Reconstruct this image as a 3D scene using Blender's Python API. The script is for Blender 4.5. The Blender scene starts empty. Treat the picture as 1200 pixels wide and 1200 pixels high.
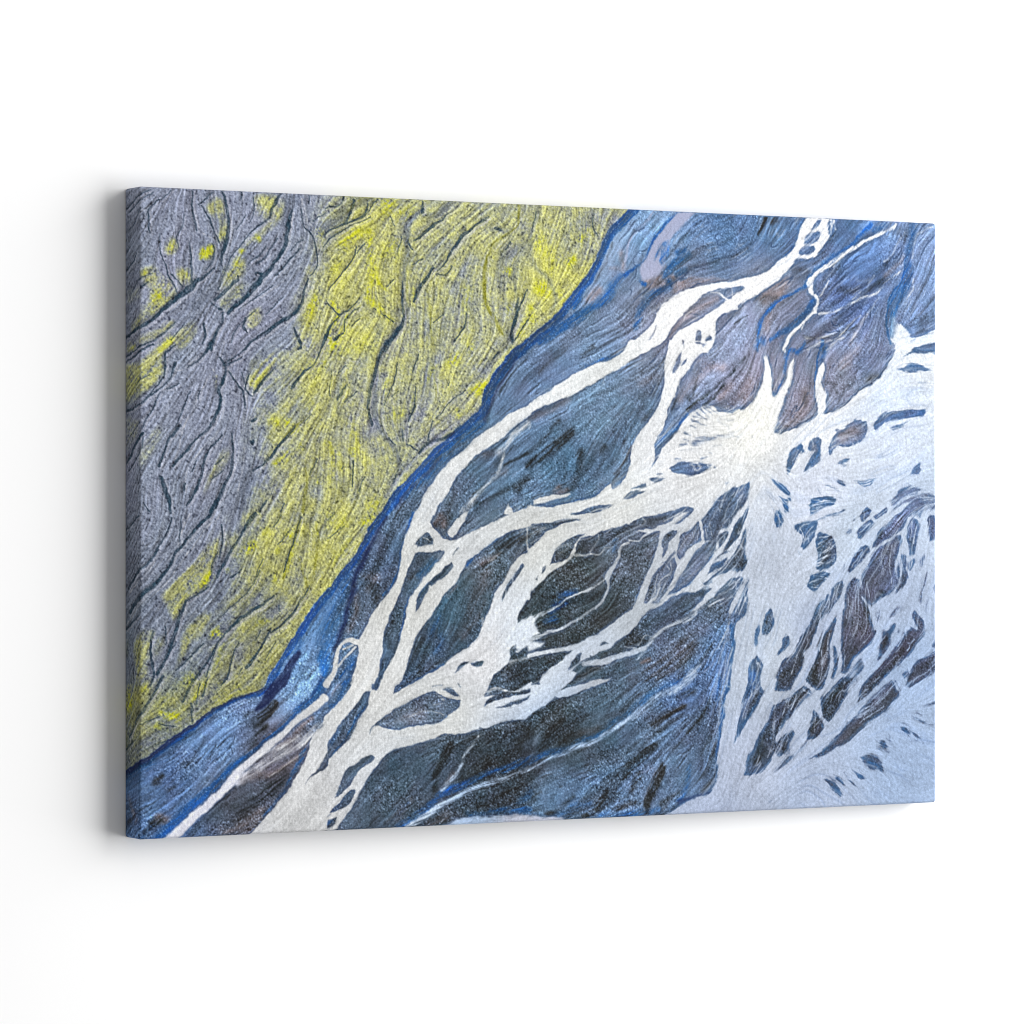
# A stretched canvas print (an aerial view of braided rivers) on a white wall.
import bpy, bmesh, math
import numpy as np
from mathutils import Vector

KEY_W, TOP_W, WORLD_S, PRINT_GAIN, DENOISE = 915, 30, 0.31, 0.745, True

# The printed picture, drawn in millimetres on the canvas (x to the right, y down).
# layer, area or line, opacity, edge softness, points (x, y or x, y, half-width)
# layers: A mossy bank  W milky water  G gravel island in it  B blue stream  N navy water  K cut rill  O olive rill
#         C grey channel  L pale thread  Y bright moss  D dark gravel  M mauve silt  T pale silt
ITEMS = [
('B','s',1,1.6,[720,-12,6.6,709,2,6.6,688,21,6.6,670,44,6.2,657,69,5.6,641,96,5.9,618,121,5.6,597,144,5.9,574,165,6.2,551,181,6.2,523,203,6.6,503,228,7.1,490,252,7.1,481,272,6.8,460,290,6.5,427,314,6.5,392,345,5.9,363,374,5.6,341,397,5.6,321,425,5.3,301,456,5,280,479,5,260,503,5,231,532,5,212,562,4.4,193,587,4.4,181,604,5,172,621,3.7,137,631,2.6,104,645,3.2,71,665,3.7,39,685,4.1,9,705,4.4,-35,721,4.4,-65,732,4.4]),
('A','p',1,1.1,[-158,-71,735,-108,719,-13,708,1,687,20,669,43,656,68,640,95,617,121,596,143,573,164,550,180,522,203,501,227,489,252,480,272,458,289,426,314,391,345,361,373,339,397,320,425,300,455,278,479,259,502,230,532,211,561,192,587,180,603,171,620,135,630,103,644,70,664,38,684,8,704,-38,721,-68,731,-158,744]),
('W','p',1,1.2,[698,186,719,169,740,151,751,128,769,114,801,102,836,94,875,90,875,100,850,100,831,105,815,113,804,124,783,139,767,157,759,173,740,181,732,187]),
('W','p',1,1.2,[875,109,847,123,815,142,788,154,772,166,763,187,828,185,839,164,838,149,847,135,875,128]),
('G','p',1,1.2,[811,158,816,157,818,167,812,175,808,167]),
('G','p',1,1.2,[823,168,831,162,835,169,823,175]),
('G','p',1,1.2,[787,171,789,175,788,184,785,182]),
('G','p',0.8,1.2,[745,151,748,153,741,167,732,173,743,160]),
('W','s',0.8,1.2,[831,107,0.7,847,107,1.2,855,112,1.2,861,116,1.4]),
('W','p',1,1.2,[990,0,979,16,968,37,954,54,929,70,905,83,866,91,866,126,896,113,907,106,938,86,957,70,965,62,971,56,993,55,1013,42,1024,26,1028,14,1028,-1]),
('G','p',1,1.2,[866,98,885,97,888,99,877,106,866,110]),
('G','p',1,1.2,[1004,7,1011,3,1007,12,995,18,999,12]),
('G','p',1,1.2,[1007,18,1006,32,982,38,990,25]),
('G','p',1,1.2,[1000,38,1002,42,990,49,975,51,978,42]),
('G','p',1,1.2,[1024,3,1028,4,1027,14,1024,23,1021,19]),
('W','s',0.8,1.2,[1032,1,1.5,1032,12,1.5,1035,15,1]),
('V','s',0.5,1.2,[1027,21,1,1027,7,0.7]),
('W','s',1,1.2,[1133,2,2,1130,7,2.5,1115,15,2.2,1092,26,2.2,1063,39,2.2,1041,54,2,1030,66,1.7]),
('W','s',0.85,1.2,[1063,35,1,1035,52,1.2,1016,65,2,999,80,3.4,992,90,4.9,995,101,2.2,1004,110,1.5,1000,125,2.2,979,145,2,960,160,2.7,949,180,2.9]),
('V','s',0.7,1.2,[1047,46,1.5,1035,60,1.5,1013,68,1.2]),
('V','s',0.77,1.5,[1007,130,1.5,1041,124,1.7,1063,111,1.7,1100,98,1.5,1115,86,1.5,1143,68,1.2]),
('V','s',0.55,1.9,[1106,102,1.2,1089,124,1.5,1073,145,2,1061,166,1.5]),
('V','s',0.65,1.5,[1047,163,1.2,1007,169,1.2,988,179,1.2]),
('W','s',0.8,1.2,[965,62,0.7,964,58,1.5,974,56,1]),
('W','s',0.8,1.2,[1195,8,0.7,1172,18,1.2,1163,32,1,1161,51,1]),
('V','s',0.7,1.2,[1164,79,0.7,1162,94,1.2,1152,108,0.7]),
('W','p',1,2.5,[1135,141,1149,146,1161,166,1181,157,1203,148,1203,161,1172,172,1161,177,1130,178,1133,160]),
('V','s',0.5,6.2,[1129,137,3.7,1132,176,5]),
('V','s',0.55,1.5,[1149,12,0.7,1138,31,1.2,1129,45,1,1115,55,1]),
('V','s',0.7,1.2,[1063,34,0.7,1047,50,1,1038,58,1]),
('V','s',0.45,1.5,[1098,74,0.7,1080,94,1,1063,106,1]),
('V','s',0.6,1.2,[1187,10,0.7,1198,7,1]),
('V','s',0.7,1.2,[979,152,1,990,133,1.2,1002,128,1.5]),
('V','s',0.6,1.2,[1024,86,1,1013,100,1.2,1007,107,1.2]),
('V','s',0.5,1.5,[1018,179,1,1035,167,1,1058,145,1.2,1075,129,1]),
('V','s',0.45,1.5,[985,163,1.2,1007,163,1,1035,155,0.7]),
('W','p',1,1.2,[708,172,698,186,679,198,650,207,614,223,583,241,550,260,550,274,578,259,611,249,637,236,671,220,705,201,732,185,749,171]),
('W','p',1,1.2,[767,171,761,200,760,225,753,250,743,268,724,291,711,309,707,327,700,352,692,361,719,363,740,340,745,309,756,288,761,270,764,259,775,245,783,225,799,206,815,190,839,169]),
('G','p',1,1.2,[785,185,784,200,775,216,771,217,780,193]),
('G','p',1,1.2,[795,194,793,199,785,205,789,197]),
('G','p',0.9,1.2,[787,171,791,171,789,180]),
('G','p',1,1.2,[808,171,816,171,819,174,812,174]),
('G','p',0.8,1.2,[819,174,826,173,820,178]),
('V','s',0,1.2,[723,181,0.7,711,184,0.7]),
('W','p',1,1.2,[872,268,847,264,836,258,823,256,804,267,788,279,775,295,759,313,743,336,732,350,719,355,708,354,698,354,692,361,679,369,677,361,663,370,648,380,619,387,578,391,550,390,550,401,872,401]),
('W','p',1,1.2,[559,385,578,378,609,374,612,377,578,386,560,389]),
('W','p',1,1.2,[866,268,888,259,902,248,911,234,916,215,918,190,922,188,928,204,931,227,931,244,935,243,949,229,954,215,957,201,967,189,964,212,960,231,949,254,940,275,933,293,938,295,957,289,979,281,1004,267,1003,244,1004,221,1007,204,1015,195,1018,202,1013,223,1019,237,1017,258,1012,265,1035,260,1058,248,1075,234,1100,220,1120,200,1132,186,1132,172,1126,162,1224,160,1224,401,866,401]),
('W','p',1,1.2,[866,397,1224,396,1224,637,866,629,870,582,873,547,885,536,896,474,907,399]),
('W','p',1,1.2,[866,613,1224,621,1224,836,809,819,815,801,861,798,866,707]),
('W','p',1,1.2,[870,634,858,645,853,670,847,690,845,718,842,743,838,765,831,774,809,780,788,788,761,802,872,805]),
('W','p',1,1.2,[550,397,780,397,751,405,719,412,698,415,669,423,650,430,635,432,623,441,620,456,604,468,580,481,562,496,550,507]),
('G','p',1,1.2,[550,415,578,412,598,407,619,406,630,409,604,413,580,423,565,437,550,444]),
('G','p',1,1.2,[614,402,630,398,648,397,650,399,635,402]),
('G','p',1,1.2,[583,468,591,448,604,439,622,431,635,428,622,439,609,461,591,466]),
('G','p',1,1.2,[571,471,577,468,576,475,571,479]),
('G','p',1,1.2,[561,485,565,481,564,486]),
('W','s',1,1.2,[819,397,9.1,796,412,6.7,769,420,6.7,752,437,5.2,745,464,5.2,732,491,6.7,724,518,7.1,713,536,10,690,551,13.1,663,569,12.4,630,584,10,609,599,10.7,580,621,12.4]),
('W','s',0.9,2.4,[783,424,7.7,775,442,7.2,761,456,4.3]),
('V','s',0.6,1.2,[815,408,2.4,819,426,1.2,820,437,1.9]),
('G','p',1,1.2,[755,437,761,427,771,423,779,424,773,433,761,436,757,444]),
('G','p',0.8,1.2,[753,453,761,442,764,446,756,460]),
('G','p',0.9,1.2,[788,408,804,400,811,398,796,408,783,414,776,414]),
('W','s',1,1.2,[724,528,5.3,751,518,6.7,777,510,4.8,801,499,5.8,818,487,5.3,836,465,4.3,853,444,3.8,868,422,4.3]),
('W','s',1,1.2,[761,510,2.9,777,485,4.1,791,465,3.6,809,444,3.1,824,437,1.9]),
('V','s',0.55,2.4,[815,497,2.9,831,500,2.4,845,487,1.9,869,476,2.4]),
('V','s',0.75,1.8,[831,506,3.6,818,524,3.8,801,537,3.6,777,546,2.6,756,555,2.2,743,566,2.2,732,579,2.2,713,597,1.2]),
('V','s',0.6,1.2,[868,483,1.2,847,492,1.4,831,506,2.9]),
('V','s',0.6,1.2,[869,511,1,842,517,1.4,828,522,1.4]),
('V','s',0.5,1.2,[868,499,0.7,847,508,1,826,517,1.2]),
('V','s',0.6,1.2,[842,444,1,845,426,1.4,858,419,1.4]),
('V','s',0.5,1.2,[847,465,1.2,869,454,2.4]),
('W','s',0.95,1.2,[637,597,2.9,666,594,4.3,698,587,3.1,721,581,3.3,732,579,2.1]),
('W','s',0.8,1.2,[698,576,1,719,579,1.2]),
('W','s',1,1.2,[550,585,2.6,591,580,2.8,627,574,3.3,650,566,4.7]),
('W','s',0.8,1.2,[751,424,1.2,735,430,1.2,721,437,1.4,703,438,1.9,691,446,2.1,686,464,2.1,671,484,4,671,497,1.7,663,515,1.9,643,528,1.7,617,544,1.7,578,556,1.9,550,567,2.8]),
('V','s',0.7,1.2,[669,486,0.9,648,497,1.7,624,508,1.2,598,519,1.2,568,532,2.4,550,539,3.3]),
('V','s',0.5,1.2,[692,442,1,705,439,1]),
('V','s',0.6,1.2,[656,426,0.7,658,435,0.7,645,450,0.9]),
('V','s',0.5,1.2,[645,452,0.9,658,453,1.2,669,446,0.7,679,444,0.7]),
('W','s',0.8,1.2,[620,457,1.4,637,455,1.2,648,451,0.9]),
('W','p',1,2.3,[550,529,562,537,559,545,568,556,550,564]),
('W','p',1,2.3,[550,567,575,569,568,574,550,578]),
('G','p',1,1.2,[609,606,617,595,632,582,634,585,628,597,614,605]),
('G','p',1,1.2,[649,591,656,581,674,580,674,588]),
('G','p',0.9,1.2,[656,573,663,567,673,570,666,572]),
('G','p',0.8,1.2,[644,586,646,586,647,592,645,592]),
('V','s',0.5,1.2,[767,464,1,769,476,1,756,487,1,748,503,1]),
('V','s',0.7,1.2,[777,455,1.2,780,464,1.9,785,465,1]),
('V','s',0.5,1.2,[735,518,2.4,751,507,1.2,761,489,1]),
('V','s',0.55,1.8,[869,527,1.9,858,556,1.9,839,581,1.9,815,605,2.9,788,625,3.4]),
('V','s',0.5,1.2,[716,511,1.2,713,532,1.4]),
('V','s',0.6,1.2,[745,566,1,732,563,1,721,574,1,708,572,0.7]),
('V','s',0.6,1.2,[777,546,1.2,753,557,1.4]),
('W','p',1,1.2,[591,639,601,630,624,625,656,618,677,617,663,623,630,632,604,640]),
('W','p',1,1.2,[550,661,578,649,604,628,627,608,591,608,568,623,550,629]),
('V','s',0.78,2.4,[804,615,6.6,777,634,5.2,745,645,2.4,719,658,2.4,698,675,2.4,666,690,2.4,643,702,2.8,611,710,2.8,578,723,2.6,550,733,2.6]),
('V','s',0.5,1.2,[804,621,1.9,767,636,1.9,735,656,1.4,703,673,1.7,692,679,1.7]),
('V','s',0.5,1.2,[635,702,1.4,609,706,1.4,598,714,1.4,575,720,1.4]),
('V','s',0.25,3.5,[568,676,4.2,562,698,3.3,557,713,1.9]),
('G','p',1,1.2,[866,397,892,397,888,417,877,433,866,443]),
('G','p',1,1.2,[899,401,911,397,907,410,900,445,891,465,866,479,866,452,885,440,894,417]),
('G','p',1,1.2,[866,487,896,473,898,481,891,513,886,536,874,548,866,548]),
('V','s',0.5,1.2,[885,447,1,875,438,1.2,866,451,1.5]),
('V','s',0.5,1.2,[894,481,1,883,502,1,875,527,1]),
('V','s',0.6,1.2,[866,497,0.7,880,486,1,894,479,0.7]),
('V','s',0.5,1.2,[888,486,0.7,885,518,1]),
('G','p',1,1.2,[935,403,943,398,952,401,943,418,936,413]),
('G','p',1,1.2,[990,403,999,398,1011,400,996,405]),
('G','p',1,1.2,[1013,410,1032,403,1048,398,1038,406,1018,411]),
('G','p',1,1.2,[971,418,979,415,1004,410,997,429,982,448,975,445,977,431]),
('G','p',1,1.2,[1003,434,1010,428,1020,428,1032,436,1034,461,1024,473,1004,475,1000,471,1004,450]),
('V','s',0.75,1.2,[1004,447,0.7,1016,441,0.7,1030,436,0.7]),
('V','s',0.7,1.2,[1003,457,1,1016,452,1,1024,448,0.7]),
('V','s',0.7,1.2,[1004,466,0.7,1020,468,1.2,1032,461,0.7]),
('G','p',1,1.2,[993,484,1007,478,1025,482,1018,491,999,504,987,501]),
('W','s',0.8,1.2,[993,495,0.7,1007,490,1,1021,490,1]),
('V','s',0.6,1.2,[1002,484,0.7,1018,483,0.7]),
('V','s',0.6,1.2,[999,498,1,1007,498,0.7]),
('G','p',0.8,1.2,[1075,405,1083,398,1101,398,1089,415,1078,413]),
('G','p',0.8,1.2,[1098,408,1116,400,1106,411]),
('G','p',1,1.2,[1073,433,1075,420,1089,413,1098,418,1086,427]),
('G','p',0.7,1.2,[1050,427,1061,424,1058,431]),
('G','p',0.6,1.2,[1063,409,1068,407,1066,415]),
('G','p',1,1.2,[1055,480,1061,462,1078,448,1090,445,1086,455,1069,471]),
('G','p',0.7,1.2,[1045,473,1048,469,1048,479]),
('G','p',1,1.2,[1093,450,1106,432,1120,416,1146,396,1176,396,1178,413,1173,451,1158,460,1162,474,1155,500,1135,514,1106,520,1090,531,1078,515,1075,487,1086,466,1092,455,1112,443]),
('W','s',0.8,1.2,[1092,451,2.2,1112,441,1.7,1126,435,0.7]),
('W','s',0.85,1.2,[1153,413,3.2,1145,441,3.2,1152,453,2,1145,474,1.7,1145,493,2,1132,510,2.2]),
('V','s',0.5,1.2,[1135,460,1.2,1136,485,1.2,1142,495,1.2]),
('V','s',0.6,1.2,[1155,455,1,1159,476,1.2,1163,467,1]),
('G','p',0.7,1.2,[1158,469,1172,458,1169,476,1158,486]),
('G','p',0.7,1.2,[1162,497,1174,476,1176,472,1175,486,1166,500]),
('G','p',1,1.2,[1042,618,1047,561,1052,510,1061,490,1075,482,1078,515,1089,536,1098,558,1092,576,1069,594,1052,615]),
('W','s',0.85,1.2,[1077,513,1.5,1089,532,2.5,1095,548,2,1102,562,2.2]),
('D','s',0.8,2.5,[1083,525,3.5,1089,539,3.5]),
('G','p',1,1.2,[1002,538,1007,524,1024,510,1032,499,1042,493,1046,506,1035,524,1018,535,1004,558,999,575,988,578,978,565,990,544]),
('V','s',0.6,1.2,[1035,499,0.7,1027,529,1,1018,538,0.7]),
('V','s',0.6,1.2,[1024,512,0.7,1016,529,1,999,547,1]),
('V','s',0.6,1.2,[1002,540,1,996,561,1]),
('V','s',0.6,1.2,[990,547,0.7,988,574,1]),
('V','s',0.6,1.2,[1038,508,0.7,1032,522,0.7]),
('G','p',1,1.2,[915,547,925,529,932,537,932,550,919,567,916,559]),
('V','s',0.6,1.2,[920,564,0.7,925,550,0.5]),
('G','p',1,1.2,[903,581,906,557,912,549,911,575]),
('G','p',1,1.2,[937,596,946,569,951,564,959,572,951,583]),
('G','p',1,1.2,[891,620,895,600,907,594,921,598,921,612,910,619,905,629,892,629]),
('V','s',0.7,1.2,[907,603,1.5,921,615,1.2]),
('G','p',1,1.2,[938,631,943,606,963,595,971,576,984,573,980,607,971,632]),
('G','p',1,1.2,[985,628,993,604,1010,575,1021,549,1033,544,1027,584,1018,607,1016,633,988,632]),
('G','p',1,1.2,[1027,627,1030,584,1035,582,1037,608,1034,627]),
('G','p',0.85,1.2,[1041,622,1061,613,1080,597,1078,613,1069,627,1047,632]),
('G','p',1,1.2,[1103,602,1112,576,1120,558,1135,551,1132,563,1120,584,1109,600]),
('G','p',1,1.2,[1161,540,1169,535,1181,552,1181,563,1172,566,1163,554]),
('G','p',0.8,1.2,[1158,554,1166,568,1163,570,1158,561]),
('G','p',1,1.2,[1149,568,1166,563,1181,573,1172,587,1149,605,1126,621,1109,635,1090,634,1100,609,1126,598,1138,579]),
('V','s',0.7,1.2,[1100,609,1.5,1120,595,1.5,1135,579,1.2]),
('G','p',0.7,1.2,[1135,567,1140,558,1138,572]),
('V','s',0.6,1.2,[1152,565,1,1155,580,0.7,1166,575,1.2]),
('G','p',1,1.2,[1204,594,1178,603,1166,615,1157,636,1184,627,1204,616]),
('G','p',0.8,1.2,[1146,620,1156,614,1152,626]),
('G','p',0.8,1.2,[1192,406,1204,405,1199,437,1190,442]),
('G','p',0.8,1.2,[1195,584,1204,578,1204,590,1192,593]),
('G','p',0.35,1.2,[1120,540,1132,530,1147,528,1140,537,1123,543]),
('G','p',0.35,1.2,[1166,525,1175,502,1187,493,1178,512]),
('G','p',0.5,1.2,[1184,481,1188,484,1182,495]),
('G','p',0.5,1.2,[1204,512,1198,507,1201,503]),
('G','p',0.12,1.2,[974,514,988,510,979,519]),
('G','p',1,1.2,[869,710,877,678,885,646,894,630,910,625,916,637,913,649,891,676,877,696]),
('V','s',0.3,2.4,[885,669,1,899,644,1.2,910,630,1.2]),
('G','p',1,1.2,[937,636,941,615,975,616,968,632,949,639]),
('G','p',1,1.2,[983,625,990,616,1020,617,1017,632,1007,640,993,632]),
('G','p',1,1.2,[1025,624,1030,617,1037,617,1032,626]),
('G','p',1,1.2,[940,659,963,648,979,635,990,639,997,646,985,655,965,678,949,696,935,709,931,727,924,748,907,750,885,754,891,726,910,708,921,686,932,665]),
('V','s',0.55,1.8,[935,709,1.5,933,686,1.5,936,663,1.2]),
('W','s',0.8,1.2,[990,632,1.5,1002,646,1.5]),
('G','p',1,1.2,[936,716,949,700,965,693,974,701,963,717,957,726,940,728]),
('G','p',0.5,1.2,[934,745,951,734,979,718,992,704,988,701,965,719,951,730]),
('W','s',0.8,1.2,[935,716,1.5,936,730,1.9,949,731,1.5]),
('G','p',1,1.2,[985,706,988,688,996,668,1004,672,1012,686,1007,697,990,707]),
('G','p',1,1.2,[1007,656,1024,640,1044,626,1063,624,1061,636,1047,654,1035,668,1024,682,1016,674]),
('G','p',1,1.2,[1069,655,1080,639,1098,628,1112,619,1130,619,1126,628,1106,639,1089,651,1075,660]),
('G','p',1,1.2,[1063,678,1080,660,1115,642,1132,628,1140,643,1146,652,1138,661,1115,677,1086,697,1058,713,1030,726,990,732,1004,723,1024,709,1049,689]),
('V','s',0.6,1.5,[1063,676,1.5,1086,673,1.2,1109,658,1.2,1126,642,1,1129,633,1]),
('V','s',0.7,1.5,[1069,664,1.5,1092,655,1.2,1120,635,1]),
('V','s',0.6,1.2,[1063,681,0.7,1080,677,0.7]),
('G','p',1,1.2,[1155,642,1158,629,1166,620,1192,620,1178,632]),
('G','p',0.6,1.2,[1145,620,1152,621,1153,629,1149,631]),
('G','p',0.9,1.2,[1075,735,1092,732,1106,742,1115,755,1100,752,1086,746]),
('G','p',0.9,1.2,[1061,750,1072,754,1084,764,1072,762]),
('G','p',0.9,1.2,[1030,757,1041,759,1051,768,1038,765]),
('G','p',0.9,1.2,[1016,763,1030,768,1046,780,1035,784]),
('G','p',0.9,1.2,[1106,715,1115,712,1121,719,1112,722]),
('G','p',0.9,1.2,[1139,693,1146,694,1153,703,1145,700]),
('G','s',0.75,1.5,[1102,723,1.2,1122,730,0.7]),
('G','s',0.75,1.5,[1047,754,0.5,1061,769,1.2,1066,773,0.5]),
('G','s',0.75,1.5,[1152,699,1.2,1166,707,1.2,1179,716,0.5]),
('G','s',0.75,1.5,[1163,682,1.5,1175,686,1.5,1187,690,0.7]),
('G','s',0.75,1.5,[1184,666,1.2,1200,665,2]),
('G','s',0.75,1.5,[1118,707,1,1126,717,0.7]),
('G','s',0.75,1.5,[1120,703,0.7,1129,711,0.5]),
('G','s',0.75,1.5,[1169,676,0.7,1181,680,0.7]),
('G','s',0.75,1.5,[1149,692,1,1161,690,0.5]),
('G','s',0.75,1.5,[1149,715,0.5,1172,711,0.7]),
('G','s',0.75,1.5,[1192,698,0.5,1200,698,0.7]),
('G','s',0.75,1.5,[1158,703,1,1166,712,0.5]),
('G','s',0.75,1.5,[1086,739,0.7,1109,752,0.5]),
('G','s',0.75,1.5,[1021,760,0.7,1035,777,0.5]),
('G','s',0.75,1.5,[924,788,1.9,931,793,0.7]),
('G','p',1,1.2,[1068,270,1086,275,1083,296,1063,306,1035,311,1025,323,1022,313,1035,292,1034,288,1047,285,1061,276]),
('V','s',0.3,1.2,[1061,313,0.7,1080,306,1]),
('W','s',0.8,1.2,[1063,308,0.7,1061,301,0.5]),
('W','s',0.8,1.2,[1072,306,0.7,1070,300,0.5]),
('W','s',0.8,1.2,[1052,311,0.7,1049,305,0.5]),
('W','s',0.8,1.2,[1041,315,0.7,1039,306,0.7]),
('G','p',1,1.2,[1098,277,1120,263,1158,258,1185,256,1181,265,1143,272,1115,277,1100,289]),
('G','p',0.8,1.2,[1126,285,1158,273,1146,282,1132,288]),
('V','s',0.3,1.2,[1132,278,1.2,1163,267,0.7]),
('G','p',1,1.2,[960,316,979,304,985,316,971,323,964,337,957,349,955,334]),
('V','s',0.5,1.2,[965,327,0.7,974,314,0.7]),
('V','s',0.5,1.2,[974,323,0.7,979,316,0.7]),
('G','p',1,1.2,[1002,298,1011,302,1009,325,1002,334,983,343,990,327,1000,316,990,316,992,304]),
('V','s',0.7,1.2,[999,316,0.7,997,299,0.7]),
('G','p',0.9,1.2,[1037,332,1047,327,1059,326,1052,332,1039,334]),
('G','p',0.9,1.2,[1158,348,1166,335,1178,329,1177,348]),
('G','p',0.9,1.2,[1063,358,1086,351,1105,352,1089,363,1075,364]),
('V','s',0.7,1.2,[1069,359,0.7,1092,356,1,1103,353,0.7]),
('G','p',0.9,1.2,[1035,357,1047,358,1054,364,1042,362]),
('G','s',0.8,1.2,[1017,364,1.2,1028,366,1.2,1039,369,0.5]),
('G','s',0.6,1.2,[1004,372,0.7,1013,371,0.5]),
('G','s',0.5,1.2,[1047,339,1,1051,337,0.5]),
('G','s',0.35,2.5,[1105,323,1.5,1112,321,1]),
('G','p',1,1.2,[929,355,946,364,960,374,943,372]),
('G','s',0.5,1.2,[938,353,0.5,951,360,1]),
('G','p',1,1.2,[992,380,1013,379,1036,383,1032,392,1007,397,992,400]),
('V','s',0.7,1.2,[996,387,1,1016,386,1.2,1032,384,1]),
('V','s',0.6,1.2,[1002,393,0.7,1024,391,0.7]),
('G','p',0.9,1.2,[943,378,961,378,960,397,949,390]),
('V','s',0.6,1.2,[945,383,0.7,960,390,0.7]),
('G','s',0.6,1.2,[946,390,1,960,395,1]),
('G','p',1,1.2,[866,367,896,357,894,371,880,390,876,401,866,401]),
('V','s',0.4,1.2,[877,390,1,894,369,0.7]),
('G','p',0.9,1.2,[885,401,894,381,905,371,902,378,895,390,892,401]),
('G','p',0.8,1.2,[901,391,911,389,908,401,900,401]),
('G','p',0.95,1.2,[1146,188,1163,175,1178,171,1204,165,1204,183,1181,181,1163,180]),
('V','s',0.6,1.2,[1175,179,0.7,1189,181,1,1204,180,1]),
('G','p',0.9,1.2,[1136,203,1149,199,1161,193,1184,199,1195,204,1155,206]),
('G','s',0.6,1.2,[1172,220,0.7,1184,220,0.7]),
('G','s',0.3,1.2,[1098,249,0.5,1106,248,0.7]),
('G','s',0.4,1.2,[1158,166,2,1166,163,1.5]),
('G','p',0.75,2.5,[1204,366,1175,364,1155,359,1135,373,1126,389,1126,401,1204,401]),
('V','s',0.6,2.5,[1129,394,2,1152,380,1.7,1175,366,2]),
('V','s',0.4,1.2,[1149,364,0.7,1172,364,1]),
('G','s',0.6,1.2,[1086,391,1,1089,399,1.5]),
('G','s',0.6,1.2,[1041,398,2,1047,397,1.2]),
('G','p',0.4,2.5,[1080,401,1092,394,1120,389,1109,401]),
('G','s',0.5,1.2,[899,297,0.5,901,298,0.5]),
('G','s',0.5,1.2,[869,296,0.7,876,296,0.7]),
('W','p',1,1.2,[706,414,708,354,924,353,924,537,862,536,800,536,722,535,707,534,719,517,729,513,726,489,742,465,745,438,731,426,708,424]),
('G','p',1,1,[706,412,735,403,767,397,793,393,806,393,802,397,783,403,767,410,752,415,740,421,720,423,706,427]),
('G','p',0.95,1.2,[776,413,784,408,799,399,805,396,797,406,784,413]),
('G','p',1,1.2,[706,434,719,437,731,431,743,424,752,423,748,438,744,451,742,465,735,478,726,493,715,510,706,517]),
('G','p',1,1.2,[752,443,757,429,767,423,779,423,778,429,768,435,761,441,755,446]),
('G','p',0.9,1.2,[753,454,757,443,763,440,761,450,754,458]),
('G','p',0.8,1.2,[754,464,761,459,774,450,776,453,761,464]),
('G','p',1,1.2,[786,429,800,420,813,410,815,414,818,435,811,440,797,450,784,463,777,458,781,444]),
('G','p',1,1.2,[818,409,833,394,844,382,860,370,878,364,896,357,895,365,887,384,876,396,867,410,860,418,847,423,844,435,840,451,836,444,833,435,822,436,821,414]),
('G','p',1,1.2,[760,511,774,498,786,483,800,462,813,447,826,437,837,438,838,450,831,463,815,478,800,493,783,503,767,509]),
('G','p',1,1.2,[846,444,845,429,860,423,861,428,851,441,840,451]),
('G','p',1,1.2,[851,451,860,438,867,422,876,410,887,397,893,386,894,394,887,411,880,428,869,438,860,446]),
('G','p',0.9,1.2,[892,383,895,376,903,372,906,376,898,382,895,389]),
('G','p',1,1.2,[907,387,911,399,906,414,901,439,895,460,887,474,875,477,860,478,838,487,829,489,844,478,860,464,873,451,880,438,885,425,895,411,898,397,904,388]),
('G','p',1,1.2,[827,483,836,470,851,463,859,459,851,470,836,480]),
('G','s',0.8,1.2,[841,461,0.6,851,454,1,865,449,0.8,880,435,0.5]),
('G','s',0.7,1.2,[836,466,0.5,847,460,0.6]),
('G','p',1,1.2,[727,518,735,498,749,473,761,462,775,458,779,468,777,478,768,494,756,510,740,518]),
('W','s',0.85,1.2,[751,480,0.8,744,504,1.1,737,516,1]),
('W','s',0.85,1.2,[767,467,0.6,770,477,0.8,757,485,0.6,751,498,0.8,743,513,1]),
('W','s',0.85,1.2,[775,458,0.6,779,465,0.6,786,464,0.6]),
('W','s',0.85,1.2,[759,465,0.5,767,474,0.5]),
('G','p',1,1.2,[732,530,761,516,793,505,808,505,822,497,833,499,831,503,818,518,808,529,797,537,724,536]),
('G','p',1,1.2,[810,537,818,525,833,511,851,498,864,487,880,483,884,486,881,495,869,511,862,538]),
('W','s',0.9,1.2,[829,518,0.8,844,511,1,856,505,0.8,880,490,0.6]),
('W','s',0.9,1.2,[829,524,0.6,847,522,1,865,511,0.6,875,499,0.6]),
('W','s',0.9,1.2,[822,514,1.3,840,494,1.1,851,488,1,884,480,1]),
('W','s',0.9,1.2,[833,508,0.6,851,501,0.6,869,489,0.6]),
('W','s',0.9,1.2,[844,514,0.5,849,519,0.5]),
('W','s',0.9,1.2,[851,490,0.6,856,485,0.6,876,484,0.5]),
('G','p',1,1.2,[895,475,900,473,899,490,892,518,887,538,870,538,878,513,889,490]),
('W','s',0.8,1.2,[889,490,0.8,880,512,0.8,875,536,1]),
('W','s',0.8,1.2,[895,480,0.5,887,506,0.6,880,536,0.6]),
('W','s',0.8,1.2,[885,507,0.5,887,519,0.5]),
('W','s',0.8,1.2,[896,487,0.3,889,521,0.5]),
('G','p',1,1.2,[818,492,836,488,836,494,824,495]),
('V','s',0.6,1.2,[844,384,0.5,856,382,0.5,869,373,0.5]),
('V','s',0.6,1.2,[875,382,0.5,873,393,0.6,867,405,0.5]),
('V','s',0.6,1.2,[851,388,0.5,847,399,0.5]),
('V','s',0.6,1.2,[864,381,0.3,856,403,0.5]),
('V','s',0.6,1.2,[819,414,1.1,820,425,1,820,438,1]),
('V','s',0.6,1.2,[815,411,0.8,812,425,0.5,810,435,0.5]),
('V','s',0.6,1.2,[826,419,0.3,827,432,0.5]),
('V','s',0.6,1.2,[808,416,0.3,804,432,0.5]),
('V','s',0.6,1.2,[833,414,0.3,836,429,0.3]),
('V','s',0.6,1.2,[901,399,0.6,896,417,0.6,889,432,0.5]),
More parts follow.
